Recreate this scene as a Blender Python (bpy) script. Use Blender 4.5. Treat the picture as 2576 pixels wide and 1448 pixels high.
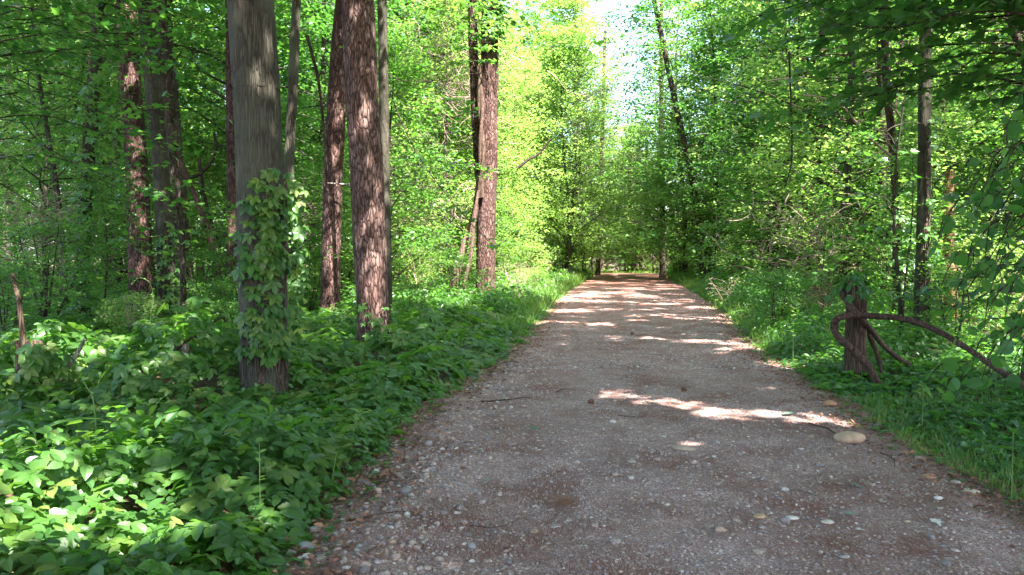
import bpy, math, random
import numpy as np
from math import radians, sin, cos, pi
from mathutils import Vector

# ------------------------------------------------------------------ camera, sky, sun, exposure
for o in list(bpy.data.objects): bpy.data.objects.remove(o)
S = bpy.context.scene
C = S.collection
CAM_H = 1.5; FPX = 2004.0; U0 = 1288.0; V0 = 724.0; VH = 640.0      # reference frame 2576 x 1448
PITCH = math.atan((V0 - VH) / FPX)
cam = bpy.data.cameras.new("camera"); cam.lens = 28.0; cam.sensor_width = 36.0
cam.clip_end = 2000.0; cam.clip_start = 0.05
co = bpy.data.objects.new("camera", cam); C.objects.link(co)
co.location = (0, 0, CAM_H); co.rotation_euler = (pi/2 - PITCH, 0, 0)
S.camera = co

SUN_EL = radians(57.0)
SUN_DIR = np.array([cos(SUN_EL)*0.60, -cos(SUN_EL)*0.80, sin(SUN_EL)])   # towards the sun
SUN_DIR /= np.linalg.norm(SUN_DIR)
w = bpy.data.worlds.new("World"); S.world = w; w.use_nodes = True
nt = w.node_tree; nt.nodes.clear()
sky = nt.nodes.new('ShaderNodeTexSky'); sky.sky_type = 'NISHITA'; sky.sun_disc = False
sky.sun_elevation = math.asin(SUN_DIR[2]); sky.sun_rotation = math.atan2(SUN_DIR[0], SUN_DIR[1])
sky.air_density = 1.0; sky.dust_density = 2.5; sky.ozone_density = 1.0
bg = nt.nodes.new('ShaderNodeBackground'); bg.inputs[1].default_value = 0.12
wo = nt.nodes.new('ShaderNodeOutputWorld')
nt.links.new(sky.outputs[0], bg.inputs[0]); nt.links.new(bg.outputs[0], wo.inputs[0])
sl = bpy.data.lights.new("sun", 'SUN'); sl.energy = 5.0; sl.angle = radians(0.5); sl.color = (1.0, 0.955, 0.88)
so = bpy.data.objects.new("sun", sl); C.objects.link(so)
so.rotation_euler = Vector(SUN_DIR).to_track_quat('Z', 'Y').to_euler(); so.location = (20, -10, 40)
S.view_settings.view_transform = 'Standard'; S.view_settings.look = 'None'
S.view_settings.gamma = 1.0; S.view_settings.exposure = 3.2
S.render.engine = 'CYCLES'
S.cycles.use_denoising = True
S.cycles.max_bounces = 10; S.cycles.diffuse_bounces = 6; S.cycles.transmission_bounces = 6
S.cycles.sample_clamp_indirect = 4.0

# ------------------------------------------------------------------ small maths
def ray(u, v):
    x = (u - U0) / FPX; y = (V0 - v) / FPX
    d = np.array([x, cos(PITCH) + y*sin(PITCH), -sin(PITCH) + y*cos(PITCH)])
    return d
def at_depth(u, v, Y):                      # point at forward distance Y
    d = ray(u, v); k = Y / d[1]
    return np.array([0, 0, CAM_H]) + d*k
def on_ground(u, v, z=0.0):
    d = ray(u, v); k = (z - CAM_H) / d[2]
    return np.array([0, 0, CAM_H]) + d*k
def px_size(px, Y): return px*Y/FPX

_r = np.random.RandomState(5)
_W = [(_r.uniform(0, 2*pi), _r.uniform(0, 2*pi)) for _ in range(64)]
def noise2(x, y, f=1.0, o=0):
    x = np.asarray(x, float); y = np.asarray(y, float)
    s = 0*x
    for i in range(7):
        a, p = _W[(i + o*7) % 64]; ff = f*(0.6 + 0.27*i)
        s = s + np.sin((x*cos(a) + y*sin(a))*ff*2*pi + p + 1.7*np.sin(ff*(x*sin(a) - y*cos(a))*2.3 + p*2))
    return s/7.0*1.6

# ------------------------------------------------------------------ path edges (metres), from positions on flat ground
YL = np.array([-6, 3.7, 6.5, 8.4, 11.6, 20., 30., 45., 58., 90.]); XL = np.array([-1.1, -1.05, -.93, -.62, -.03, .85, 2.05, 4.25, 6.1, 9.])
YR = np.array([-6, 4.3, 5.3, 6.6, 8.1, 11.6, 18.8, 30., 45., 58., 90.]); XR = np.array([3.0, 3.0, 3.0, 3.05, 3.3, 3.7, 5.1, 6.9, 9.0, 10.8, 14.])
def xl(y): return np.interp(y, YL, XL)
def xr(y): return np.interp(y, YR, XR)
def edge_dist(x, y):                        # >0 outside the path
    return np.maximum(xl(y) - x, x - xr(y))
def ground_z(x, y):
    x = np.asarray(x, float); y = np.asarray(y, float)
    e = edge_dist(x, y)
    out = np.clip(e/1.5, 0, 1)
    z = out*(0.05 + 0.06*noise2(x, y, 0.25, 1)) + 0.012*noise2(x, y, 1.1, 2)
    z = z - 0.0016*np.clip(y - 57, 0, 200)**2 * np.exp(-np.clip(y-57,0,200)/60)
    return z

# ------------------------------------------------------------------ mesh building
class MB:
    def __init__(s): s.V = []; s.F = []; s.T = []; s.n = 0
    def add(s, v, f, tone=0.5):             # f: (k,3) or (k,4) ints
        v = np.asarray(v, np.float32).reshape(-1, 3); f = np.asarray(f, np.int32)
        s.V.append(v); s.F.append(f + s.n); s.n += len(v)
        t = np.asarray(tone, np.float32)
        s.T.append(np.full(len(v), t, np.float32) if t.ndim == 0 else t)
    def mesh(s, name, mat, smooth=False):
        me = bpy.data.meshes.new(name)
        V = np.concatenate(s.V); T = np.concatenate(s.T)
        lv = np.concatenate([f.ravel() for f in s.F])
        lt = np.concatenate([np.full(len(f), f.shape[1], np.int32) for f in s.F])
        ls = np.concatenate([[0], np.cumsum(lt)[:-1]]).astype(np.int32)
        me.vertices.add(len(V)); me.vertices.foreach_set('co', V.ravel())
        me.loops.add(len(lv)); me.loops.foreach_set('vertex_index', lv)
        me.polygons.add(len(ls)); me.polygons.foreach_set('loop_start', ls)
        me.polygons.foreach_set('use_smooth', np.full(len(ls), smooth))
        at = me.attributes.new('tone', 'FLOAT', 'POINT'); at.data.foreach_set('value', T)
        me.update(calc_edges=True)
        if mat: me.materials.append(mat)
        return me
    def build(s, name, mat, parent=None, smooth=False):
        o = bpy.data.objects.new(name, s.mesh(name, mat, smooth)); C.objects.link(o)
        if parent is not None: o.parent = parent
        return o

def tag(o, label=None, cat=None, group=None, kind=None):
    if label: o['label'] = label
    if cat: o['category'] = cat
    if group: o['group'] = group
    if kind: o['kind'] = kind
    return o
def thing(name, label, cat, loc=(0, 0, 0), group=None, rz=0.0, sc=1.0):
    o = bpy.data.objects.new(name, None); C.objects.link(o); o.empty_display_size = 0.2
    o.location = loc; o.rotation_euler = (0, 0, rz); o.scale = (sc, sc, sc)
    return tag(o, label, cat, group)

def tube(mb, P, R, sides=8, tone=0.5, rough=0.0, seed=0, cap=False):
    P = np.asarray(P, float); R = np.asarray(R, float); n = len(P)
    T = np.gradient(P, axis=0); T /= np.linalg.norm(T, axis=1)[:, None] + 1e-9
    ref = np.array([0.0, 1.0, 0.0]) if abs(T[0][2]) > 0.6 else np.array([0, 0, 1.0])
    a = np.linspace(0, 2*pi, sides, endpoint=False)
    X = np.cross(T, ref); X /= np.linalg.norm(X, axis=1)[:, None] + 1e-9
    Yv = np.cross(X, T)
    ring = X[:, None, :]*np.cos(a)[None, :, None] + Yv[:, None, :]*np.sin(a)[None, :, None]
    rr = R[:, None]*np.ones((1, sides))
    if rough:
        L = np.concatenate([[0], np.cumsum(np.linalg.norm(np.diff(P, axis=0), axis=1))])
        A, Lg = np.meshgrid(a, L)
        rr = rr*(1 + rough*(noise2(np.cos(A)*1.2 + seed, np.sin(A)*1.2 + Lg*0.55, 0.5, seed % 5) + 0.5*noise2(np.cos(A)*2.5, np.sin(A)*2.5 + Lg*2.2 + seed, 0.8, 3)))
    V = (P[:, None, :] + ring*rr[:, :, None]).reshape(-1, 3)
    i = np.arange(n-1)[:, None]*sides; j = np.arange(sides)[None, :]; k = (j+1) % sides
    F = np.stack([i+j, i+k, i+sides+k, i+sides+j], -1).reshape(-1, 4)
    mb.add(V, F, tone)
    if cap:
        for e, c in ((0, P[0]), (n-1, P[-1])):
            v = np.vstack([V[e*sides:(e+1)*sides], c]); f = np.array([[q, (q+1) % sides, sides] for q in range(sides)])
            if e == 0: f = f[:, ::-1]
            mb.add(v, f, tone)

def spline(pts, n):                         # Catmull-Rom through pts (k x d)
    p = np.asarray(pts, float); p = np.vstack([2*p[0]-p[1], p, 2*p[-1]-p[-2]])
    k = len(p) - 3; t = np.linspace(0, k - 1e-6, n); i = t.astype(int); f = (t - i)[:, None]
    a, b, c, d = p[i], p[i+1], p[i+2], p[i+3]
    return 0.5*(2*b + (c-a)*f + (2*a-5*b+4*c-d)*f**2 + (3*b-a-3*c+d)*f**3)

# ---- leaf shapes: lie in XY, base at origin, point along +Y, normal +Z
def leaf_from_outline(left, fold=0.22, droop=0.15):
    """left: list of (halfwidth, y) from base to tip, tip last with width 0"""
    ys = [p[1] for p in left]; V = [(0, 0, 0)]; F = []
    mid = [0]; L = []; R = []
    for (wd, y) in left[:-1]:
        m = len(V); V.append((0, y, -droop*y*y)); mid.append(m)
        L.append(len(V)); V.append((-wd, y, wd*fold - droop*y*y)); R.append(len(V)); V.append((wd, y, wd*fold - droop*y*y))
    tip = len(V); V.append((0, left[-1][1], -droop))
    F += [(0, mid[1], L[0]), (0, R[0], mid[1])]
    for i in range(len(L)-1):
        F += [(mid[i+1], L[i+1], L[i]), (mid[i+1], mid[i+2], L[i+1]), (mid[i+1], R[i], R[i+1]), (mid[i+1], R[i+1], mid[i+2])]
    F += [(mid[-1], tip, L[-1]), (mid[-1], R[-1], tip)]
    return np.array(V, float), np.array(F)
def cut_leaf(outl, fold=0.1, droop=0.12):
    """outl: closed outline starting at base going round; fan from a centre vertex"""
    o = np.array(outl, float); V = np.zeros((len(o)+1, 3)); V[0, 1] = 0.35
    V[1:, :2] = o; V[:, 2] = np.abs(V[:, 0])*fold - droop*V[:, 1]**2
    n = len(o); F = np.array([(0, 1+(i+1) % n, 1+i) for i in range(n)])
    return V, F
def _sym(pts): return pts + [(-x, y) for x, y in reversed(pts) if x > 1e-6]
LEAF_S = (np.array([(0,0,0), (-.27,.33,.05), (-.2,.72,0.0), (0,1,-.12), (.2,.72,0.0), (.27,.33,.05)]), np.array([(0,2,1), (0,3,2), (0,4,3), (0,5,4)]))
LEAF_Q = (np.array([(0,0,0), (-.33,.5,.07), (0,1,-.1), (.33,.5,.07)]), np.array([(0,2,1), (0,3,2)]))
LEAFLET = leaf_from_outline([(.10,.12), (.21,.36), (.25,.60), (.15,.84), (0, 1)], 0.25, 0.22)
LEAFLET2 = leaf_from_outline([(.14,.10), (.19,.20), (.18,.25), (.27,.42), (.25,.47), (.29,.62), (.24,.68), (.20,.80), (.16,.82), (0, 1)], 0.25, 0.25)
OVATE = leaf_from_outline([(.22,.08), (.34,.30), (.30,.58), (.14,.84), (0, 1)], 0.2, 0.2)
LANCE = leaf_from_outline([(.07,.12), (.13,.4), (.1,.72), (0, 1)], 0.25, 0.35)
ROUND = cut_leaf(_sym([(0,.06), (.22,0), (.42,.12), (.50,.38), (.44,.66), (.25,.87), (0,1)]), 0.08, 0.1)
MAPLE = cut_leaf(_sym([(0,0), (.20,-.06), (.30,.10), (.52,.16), (.40,.36), (.56,.62), (.30,.58), (.20,.66), (.12,.82), (0,1)]), 0.1, 0.18)
def compound(base, angles, lens, tilt=0.12, petiole=0.0):
    V = []; F = []; n = 0
    for a, l in zip(angles, lens):
        v = base[0]*l; v = v.copy(); v[:, 1] += 0.06
        c, s_ = cos(a), sin(a)
        V.append(np.stack([v[:, 0]*c + v[:, 1]*s_, -v[:, 0]*s_ + v[:, 1]*c, v[:, 2] - tilt*abs(a)*v[:, 1]*0.4], 1)); F.append(base[1] + n); n += len(v)
    return np.vstack(V), np.vstack(F)
CREEPER = compound(LEAFLET2, [-2.0, -1.0, 0, 1.0, 2.0], [.75, .95, 1.05, .95, .75])
CREEPER_LO = compound(LEAF_S, [-2.0, -1.0, 0, 1.0, 2.0], [.75, .95, 1.05, .95, .75])
TRIFOL = compound(OVATE, [-1.35, 0, 1.35], [.8, 1.0, .8])
BLADE = (np.array([(-.012,0,0), (.012,0,0), (-.010,.45,.0), (.010,.45,0), (-.006,.8,-.08), (.006,.8,-.08), (0,1,-.2)]),
         np.array([(0,1,3), (0,3,2), (2,3,5), (2,5,4), (4,5,6)]))

def scatter(mb, proto, P, N, H, Sz, tone, rng=None):
    """P points, N normals, H headings (any vector, projected), Sz sizes, tone per leaf"""
    P = np.asarray(P, float); n = len(P)
    if n == 0: return
    N = N/ (np.linalg.norm(N, axis=1)[:, None] + 1e-9)
    H = H - N*np.sum(H*N, 1)[:, None]; H /= np.linalg.norm(H, axis=1)[:, None] + 1e-9
    X = np.cross(H, N)
    v, f = proto; m = len(v)
    Sz = np.broadcast_to(np.asarray(Sz, float), (n,))
    W = (X[:, None, :]*v[None, :, 0, None] + H[:, None, :]*v[None, :, 1, None] + N[:, None, :]*v[None, :, 2, None])*Sz[:, None, None] + P[:, None, :]
    F = (f[None] + (np.arange(n)*m)[:, None, None]).reshape(-1, f.shape[1])
    mb.add(W.reshape(-1, 3), F, np.repeat(np.asarray(tone, np.float32), m))

def rnd_dirs(rng, n, spread):               # normals about +Z with angular spread
    v = rng.normal(size=(n, 3))*spread; v[:, 2] = 1.0
    return v/np.linalg.norm(v, axis=1)[:, None]
def flat_dirs(rng, n):
    a = rng.uniform(0, 2*pi, n); return np.stack([np.cos(a), np.sin(a), np.zeros(n)], 1)

# ------------------------------------------------------------------ materials
def new_mat(name):
    m = bpy.data.materials.new(name); m.use_nodes = True; t = m.node_tree; t.nodes.clear()
    out = t.nodes.new('ShaderNodeOutputMaterial'); return m, t, out
def N_(t, typ, **kw):
    n = t.nodes.new(typ)
    for k, v in kw.items():
        if k.startswith('i_'): n.inputs[int(k[2:])].default_value = v
        else: setattr(n, k, v)
    return n
def ramp(t, src, stops, interp='LINEAR'):
    r = t.nodes.new('ShaderNodeValToRGB'); r.color_ramp.interpolation = interp
    e = r.color_ramp.elements
    while len(e) < len(stops): e.new(0.5)
    for i, (p, c) in enumerate(stops): e[i].position = p; e[i].color = (*c, 1)
    if src is not None: t.links.new(src, r.inputs[0])
    return r
def leaf_mat(name, cols, trans, tmix=0.5, rough=0.38, spec=0.5):
    m, t, out = new_mat(name)
    a = N_(t, 'ShaderNodeAttribute', attribute_name='tone')
    r = ramp(t, a.outputs['Fac'], [(i/(len(cols)-1), c) for i, c in enumerate(cols)])
    r2 = ramp(t, a.outputs['Fac'], [(i/(len(trans)-1), c) for i, c in enumerate(trans)])
    p = N_(t, 'ShaderNodeBsdfPrincipled'); p.inputs['Roughness'].default_value = rough
    p.inputs['Specular IOR Level'].default_value = spec
    t.links.new(r.outputs[0], p.inputs['Base Color'])
    tr = N_(t, 'ShaderNodeBsdfTranslucent'); t.links.new(r2.outputs[0], tr.inputs[0])
    mx = N_(t, 'ShaderNodeMixShader'); mx.inputs[0].default_value = tmix
    t.links.new(p.outputs[0], mx.inputs[1]); t.links.new(tr.outputs[0], mx.inputs[2]); t.links.new(mx.outputs[0], out.inputs[0])
    return m
M = {}
M['creeper'] = leaf_mat('creeper_leaf', [(.030,.085,.020), (.055,.135,.025), (.15,.20,.045)], [(.11,.31,.03), (.17,.40,.035), (.28,.50,.05)], .42, .42, .45)
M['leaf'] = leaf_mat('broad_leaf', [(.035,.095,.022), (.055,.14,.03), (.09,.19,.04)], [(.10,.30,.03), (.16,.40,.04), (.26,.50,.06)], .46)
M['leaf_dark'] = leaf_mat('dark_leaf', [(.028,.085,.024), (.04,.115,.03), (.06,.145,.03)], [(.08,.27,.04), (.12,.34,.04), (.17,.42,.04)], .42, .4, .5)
M['leaf_sunlit_pale'] = leaf_mat('sunlit_pale_leaf', [(.06,.135,.03), (.10,.19,.04), (.16,.25,.06)], [(.26,.48,.07), (.36,.58,.10), (.48,.66,.16)], .5)  # pale leaf; sunlit brightness of the far foliage is put into its colour
M['grass'] = leaf_mat('grass_blade', [(.05,.11,.02), (.08,.16,.03), (.15,.20,.05)], [(.15,.33,.04), (.22,.42,.05), (.34,.44,.1)], .45)

def bark_mat(name, dark, mid, light, scale=1.0, vstretch=0.28, plate=9.0, bump=0.6, moss=None):
    m, t, out = new_mat(name)
    tc = N_(t, 'ShaderNodeTexCoord'); mp = N_(t, 'ShaderNodeMapping'); mp.inputs['Scale'].default_value = (scale, scale, scale*vstretch)
    t.links.new(tc.outputs['Object'], mp.inputs[0])
    n1 = N_(t, 'ShaderNodeTexNoise'); n1.inputs['Scale'].default_value = 7; n1.inputs['Detail'].default_value = 6
    t.links.new(mp.outputs[0], n1.inputs['Vector'])
    vm = N_(t, 'ShaderNodeVectorMath', operation='SCALE'); t.links.new(n1.outputs['Color'], vm.inputs[0]); vm.inputs['Scale'].default_value = 0.16
    va = N_(t, 'ShaderNodeVectorMath', operation='ADD'); t.links.new(mp.outputs[0], va.inputs[0]); t.links.new(vm.outputs[0], va.inputs[1])
    vo = N_(t, 'ShaderNodeTexVoronoi', feature='DISTANCE_TO_EDGE'); vo.inputs['Scale'].default_value = plate
    t.links.new(va.outputs[0], vo.inputs['Vector'])
    vc = N_(t, 'ShaderNodeTexVoronoi'); vc.inputs['Scale'].default_value = plate; t.links.new(va.outputs[0], vc.inputs['Vector'])
    n2 = N_(t, 'ShaderNodeTexNoise'); n2.inputs['Scale'].default_value = 40; n2.inputs['Detail'].default_value = 8; t.links.new(mp.outputs[0], n2.inputs['Vector'])
    edge = ramp(t, vo.outputs['Distance'], [(0, (0, 0, 0)), (0.10, (.75,)*3), (0.3, (1, 1, 1))])
    plc = ramp(t, vc.outputs['Color'], [(0.2, mid), (0.8, light)])
    fine = ramp(t, n2.outputs['Fac'], [(0.35, dark), (0.62, (1, 1, 1))])
    mul = N_(t, 'ShaderNodeMix', data_type='RGBA', blend_type='MULTIPLY'); mul.inputs[0].default_value = 0.55
    t.links.new(plc.outputs[0], mul.inputs[6]); t.links.new(fine.outputs[0], mul.inputs[7])
    mx = N_(t, 'ShaderNodeMix', data_type='RGBA'); t.links.new(edge.outputs[0], mx.inputs[0])
    mx.inputs[6].default_value = (*dark, 1); t.links.new(mul.outputs[2], mx.inputs[7])
    p = N_(t, 'ShaderNodeBsdfPrincipled'); p.inputs['Roughness'].default_value = 0.9; p.inputs['Specular IOR Level'].default_value = 0.15
    nb = N_(t, 'ShaderNodeTexNoise'); nb.inputs['Scale'].default_value = 1.7; nb.inputs['Detail'].default_value = 4; t.links.new(tc.outputs['Object'], nb.inputs['Vector'])
    rb = ramp(t, nb.outputs['Fac'], [(.3, (.66,.60,.58)), (.7, (1.25,1.22,1.2))]); mb_ = N_(t, 'ShaderNodeMix', data_type='RGBA', blend_type='MULTIPLY'); mb_.inputs[0].default_value = 1
    t.links.new(mx.outputs[2], mb_.inputs[6]); t.links.new(rb.outputs[0], mb_.inputs[7]); last = mb_.outputs[2]
    if moss:
        n3 = N_(t, 'ShaderNodeTexNoise'); n3.inputs['Scale'].default_value = 2.2; n3.inputs['Detail'].default_value = 7; t.links.new(tc.outputs['Object'], n3.inputs['Vector'])
        rm = ramp(t, n3.outputs['Fac'], [(0.45, (0, 0, 0)), (0.65, (1, 1, 1))])
        mm = N_(t, 'ShaderNodeMix', data_type='RGBA'); t.links.new(rm.outputs[0], mm.inputs[0]); t.links.new(last, mm.inputs[6]); mm.inputs[7].default_value = (*moss, 1); last = mm.outputs[2]
    t.links.new(last, p.inputs['Base Color'])
    ad = N_(t, 'ShaderNodeMath', operation='MULTIPLY_ADD'); t.links.new(n2.outputs['Fac'], ad.inputs[0]); ad.inputs[1].default_value = 0.5; t.links.new(edge.outputs[0], ad.inputs[2])
    b = N_(t, 'ShaderNodeBump'); b.inputs['Strength'].default_value = bump; b.inputs['Distance'].default_value = 0.025
    t.links.new(ad.outputs[0], b.inputs['Height']); t.links.new(b.outputs[0], p.inputs['Normal']); t.links.new(p.outputs[0], out.inputs[0])
    return m
M['pine'] = bark_mat('pine_bark', (.04,.022,.018), (.145,.085,.074), (.26,.18,.165), 1.3, 0.24, 17, 0.9)
M['redpine'] = bark_mat('red_pine_bark', (.03,.015,.013), (.11,.060,.052), (.20,.13,.118), 1.3, 0.28, 14, 0.95)
M['grey'] = bark_mat('grey_bark', (.034,.031,.025), (.072,.068,.054), (.125,.118,.093), 3.0, 0.075, 17, 0.7, (.080,.080,.058))
M['smooth'] = bark_mat('smooth_bark', (.028,.027,.020), (.058,.055,.04), (.085,.08,.06), 1.5, 0.3, 6, 0.2)
M['darkbark'] = bark_mat('dark_bark', (.02,.015,.012), (.07,.052,.04), (.12,.095,.075), 2.0, 0.2, 9, 0.7)
M['vine'] = bark_mat('vine_bark', (.03,.02,.016), (.12,.075,.06), (.21,.14,.115), 6.0, 0.3, 8, 0.6)
M['wood'] = bark_mat('weathered_wood', (.03,.02,.014), (.115,.08,.055), (.20,.15,.11), 3.5, 0.07, 9, 0.7)
M['deadwood'] = bark_mat('dead_grey_wood', (.12,.10,.08), (.32,.29,.25), (.45,.42,.38), 4.0, 0.1, 8, 0.4)
M['twig'] = bark_mat('dry_twig', (.15,.11,.09), (.33,.26,.22), (.42,.34,.29), 4.0, 0.3, 8, 0.2)
M['orangewood'] = bark_mat('broken_orange_wood', (.08,.04,.02), (.26,.12,.06), (.36,.22,.13), 4.0, 0.08, 8, 0.5)
M['stem'] = leaf_mat('green_stem', [(.10,.20,.05), (.16,.26,.08)], [(.2,.4,.08), (.3,.5,.1)], .3)

def ground_mat(name, kind):
    m, t, out = new_mat(name)
    tc = N_(t, 'ShaderNodeTexCoord'); P = tc.outputs['Object']
    def noise(sc, det=6, rough=.6, vec=P):
        n = N_(t, 'ShaderNodeTexNoise'); n.inputs['Scale'].default_value = sc; n.inputs['Detail'].default_value = det; n.inputs['Roughness'].default_value = rough; t.links.new(vec, n.inputs['Vector']); return n.outputs['Fac']
    def voro(sc, feat='F1'):
        v = N_(t, 'ShaderNodeTexVoronoi', feature=feat); v.inputs['Scale'].default_value = sc; t.links.new(P, v.inputs['Vector']); return v
    p = N_(t, 'ShaderNodeBsdfPrincipled'); p.inputs['Roughness'].default_value = 0.88; p.inputs['Specular IOR Level'].default_value = 0.25
    if kind == 'path':
        v = voro(95); v2 = voro(210)
        g = ramp(t, v.outputs['Color'], [(0, (.13,.070,.064)), (.3, (.27,.160,.148)), (.6, (.37,.255,.237)), (.85, (.50,.39,.36)), (1, (.74,.65,.61))])
        g2 = ramp(t, v2.outputs['Color'], [(0, (.12,.062,.055)), (.5, (.27,.165,.15)), (1, (.48,.37,.34))])
        # needles: stretched noise in two directions
        nd = []
        for rot in (0.5, 1.9, 2.8):
            mp = N_(t, 'ShaderNodeMapping'); mp.inputs['Rotation'].default_value = (0, 0, rot); mp.inputs['Scale'].default_value = (150, 14, 1); t.links.new(P, mp.inputs[0])
            nn = N_(t, 'ShaderNodeTexNoise'); nn.inputs['Scale'].default_value = 1.0; nn.inputs['Detail'].default_value = 2; t.links.new(mp.outputs[0], nn.inputs['Vector']); nd.append(nn.outputs['Fac'])
        mxx = N_(t, 'ShaderNodeMath', operation='MAXIMUM'); t.links.new(nd[0], mxx.inputs[0]); t.links.new(nd[1], mxx.inputs[1])
        mx2 = N_(t, 'ShaderNodeMath', operation='MAXIMUM'); t.links.new(mxx.outputs[0], mx2.inputs[0]); t.links.new(nd[2], mx2.inputs[1])
        patch = noise(1.6, 8, .65)
        pm = N_(t, 'ShaderNodeMath', operation='MULTIPLY_ADD'); t.links.new(patch, pm.inputs[0]); pm.inputs[1].default_value = 0.9; t.links.new(mx2.outputs[0], pm.inputs[2])
        nmask = ramp(t, pm.outputs[0], [(1.02-.0, (0, 0, 0)), (1.0, (0, 0, 0))])
        nmask.color_ramp.elements[0].position = 0.0; 
        mr = N_(t, 'ShaderNodeMapRange'); mr.inputs['From Min'].default_value = 1.02; mr.inputs['From Max'].default_value = 1.18; t.links.new(pm.outputs[0], mr.inputs['Value'])
        t.nodes.remove(nmask)
        sx = N_(t, 'ShaderNodeSeparateXYZ'); t.links.new(P, sx.inputs[0]); fy = N_(t, 'ShaderNodeMapRange'); fy.inputs['From Min'].default_value = 9; fy.inputs['From Max'].default_value = 40; fy.inputs['To Max'].default_value = .14; t.links.new(sx.outputs['Y'], fy.inputs['Value'])
        pa = N_(t, 'ShaderNodeMath', operation='ADD'); t.links.new(pm.outputs[0], pa.inputs[0]); t.links.new(fy.outputs[0], pa.inputs[1]); t.links.new(pa.outputs[0], mr.inputs['Value'])
        fm = ramp(t, noise(9, 5), [(.42, (0, 0, 0)), (.58, (1, 1, 1))])
        a = N_(t, 'ShaderNodeMix', data_type='RGBA'); t.links.new(fm.outputs[0], a.inputs[0]); t.links.new(g.outputs[0], a.inputs[6]); t.links.new(g2.outputs[0], a.inputs[7])
        b = N_(t, 'ShaderNodeMix', data_type='RGBA'); t.links.new(mr.outputs[0], b.inputs[0]); t.links.new(a.outputs[2], b.inputs[6]); b.inputs[7].default_value = (.22,.085,.06, 1)
        t.links.new(b.outputs[2], p.inputs['Base Color'])
        h = N_(t, 'ShaderNodeMath', operation='MULTIPLY_ADD'); t.links.new(v.outputs['Distance'], h.inputs[0]); h.inputs[1].default_value = -1.0; t.links.new(mr.outputs[0], h.inputs[2])
        bu = N_(t, 'ShaderNodeBump'); bu.inputs['Strength'].default_value = 0.9; bu.inputs['Distance'].default_value = 0.008
        t.links.new(h.outputs[0], bu.inputs['Height'])
    else:
        v = voro(28)
        g = ramp(t, v.outputs['Color'], [(0, (.05,.03,.02)), (.4, (.10,.06,.04)), (.75, (.16,.10,.065)), (1, (.26,.18,.12))])
        g2 = ramp(t, noise(60, 4), [(.35, (.035,.024,.018)), (.65, (.12,.075,.05))])
        a = N_(t, 'ShaderNodeMix', data_type='RGBA'); fm = ramp(t, noise(5, 6), [(.4, (0, 0, 0)), (.6, (1, 1, 1))]); t.links.new(fm.outputs[0], a.inputs[0])
        t.links.new(g.outputs[0], a.inputs[6]); t.links.new(g2.outputs[0], a.inputs[7]); t.links.new(a.outputs[2], p.inputs['Base Color'])
        bu = N_(t, 'ShaderNodeBump'); bu.inputs['Strength'].default_value = 0.9; bu.inputs['Distance'].default_value = 0.02; t.links.new(v.outputs['Distance'], bu.inputs['Height'])
    t.links.new(bu.outputs[0], p.inputs['Normal']); t.links.new(p.outputs[0], out.inputs[0])
    return m
M['path'] = ground_mat('gravel_path', 'path'); M['soil'] = ground_mat('forest_floor', 'soil')

def ramp_mat(name, stops, rough=0.75, nscale=60):
    m, t, out = new_mat(name)
    a = N_(t, 'ShaderNodeAttribute', attribute_name='tone'); r = ramp(t, a.outputs['Fac'], stops)
    tc = N_(t, 'ShaderNodeTexCoord'); n = N_(t, 'ShaderNodeTexNoise'); n.inputs['Scale'].default_value = nscale; n.inputs['Detail'].default_value = 6
    t.links.new(tc.outputs['Object'], n.inputs['Vector']); f = ramp(t, n.outputs['Fac'], [(.3, (.62,.60,.58)), (.7, (1.15,1.12,1.1))])
    mul = N_(t, 'ShaderNodeMix', data_type='RGBA', blend_type='MULTIPLY'); mul.inputs[0].default_value = 1; t.links.new(r.outputs[0], mul.inputs[6]); t.links.new(f.outputs[0], mul.inputs[7])
    p = N_(t, 'ShaderNodeBsdfPrincipled'); p.inputs['Roughness'].default_value = rough; t.links.new(mul.outputs[2], p.inputs['Base Color'])
    b = N_(t, 'ShaderNodeBump'); b.inputs['Strength'].default_value = 0.3; b.inputs['Distance'].default_value = 0.005; t.links.new(n.outputs['Fac'], b.inputs['Height']); t.links.new(b.outputs[0], p.inputs['Normal'])
    t.links.new(p.outputs[0], out.inputs[0]); return m
M['stone'] = ramp_mat('pebble_stone', [(0, (.14,.12,.125)), (.25, (.26,.235,.24)), (.45, (.33,.25,.215)), (.6, (.40,.315,.29)), (.76, (.36,.25,.18)), (.9, (.40,.34,.315)), (1, (.52,.48,.455))])
M['boulder'] = ramp_mat('smooth_stone', [(0, (.11,.105,.11)), (.25, (.20,.19,.195)), (.45, (.27,.25,.25)), (.6, (.34,.28,.25)), (.72, (.42,.29,.19)), (.82, (.36,.19,.10)), (.9, (.48,.42,.36)), (1, (.62,.60,.57))], .7, 12)
M['litter'] = ramp_mat('needle_litter', [(0, (.10,.05,.035)), (.5, (.24,.10,.065)), (.8, (.33,.17,.10)), (1, (.40,.30,.2))], .9)

# ------------------------------------------------------------------ ground and path
def grid_sheet(name, xs, ys, zf, mat, kind):
    X, Y = np.meshgrid(xs, ys); Z = zf(X, Y)
    mb = MB(); n = len(xs); i = np.arange(len(ys)-1)[:, None]*n; j = np.arange(n-1)[None, :]
    F = np.stack([i+j, i+j+1, i+n+j+1, i+n+j], -1).reshape(-1, 4)
    mb.add(np.stack([X, Y, Z], -1).reshape(-1, 3), F)
    o = mb.build(name, mat, None, True); o['kind'] = kind; return o
gx = np.concatenate([np.linspace(-300, -32, 20), np.linspace(-30, 30, 241), np.linspace(32, 300, 20)])
gy = np.concatenate([np.linspace(-60, -5, 12), np.linspace(-4, 70, 297), np.linspace(74, 600, 40)])
grid_sheet('ground', gx, gy, ground_z, M['soil'], 'structure')
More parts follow.
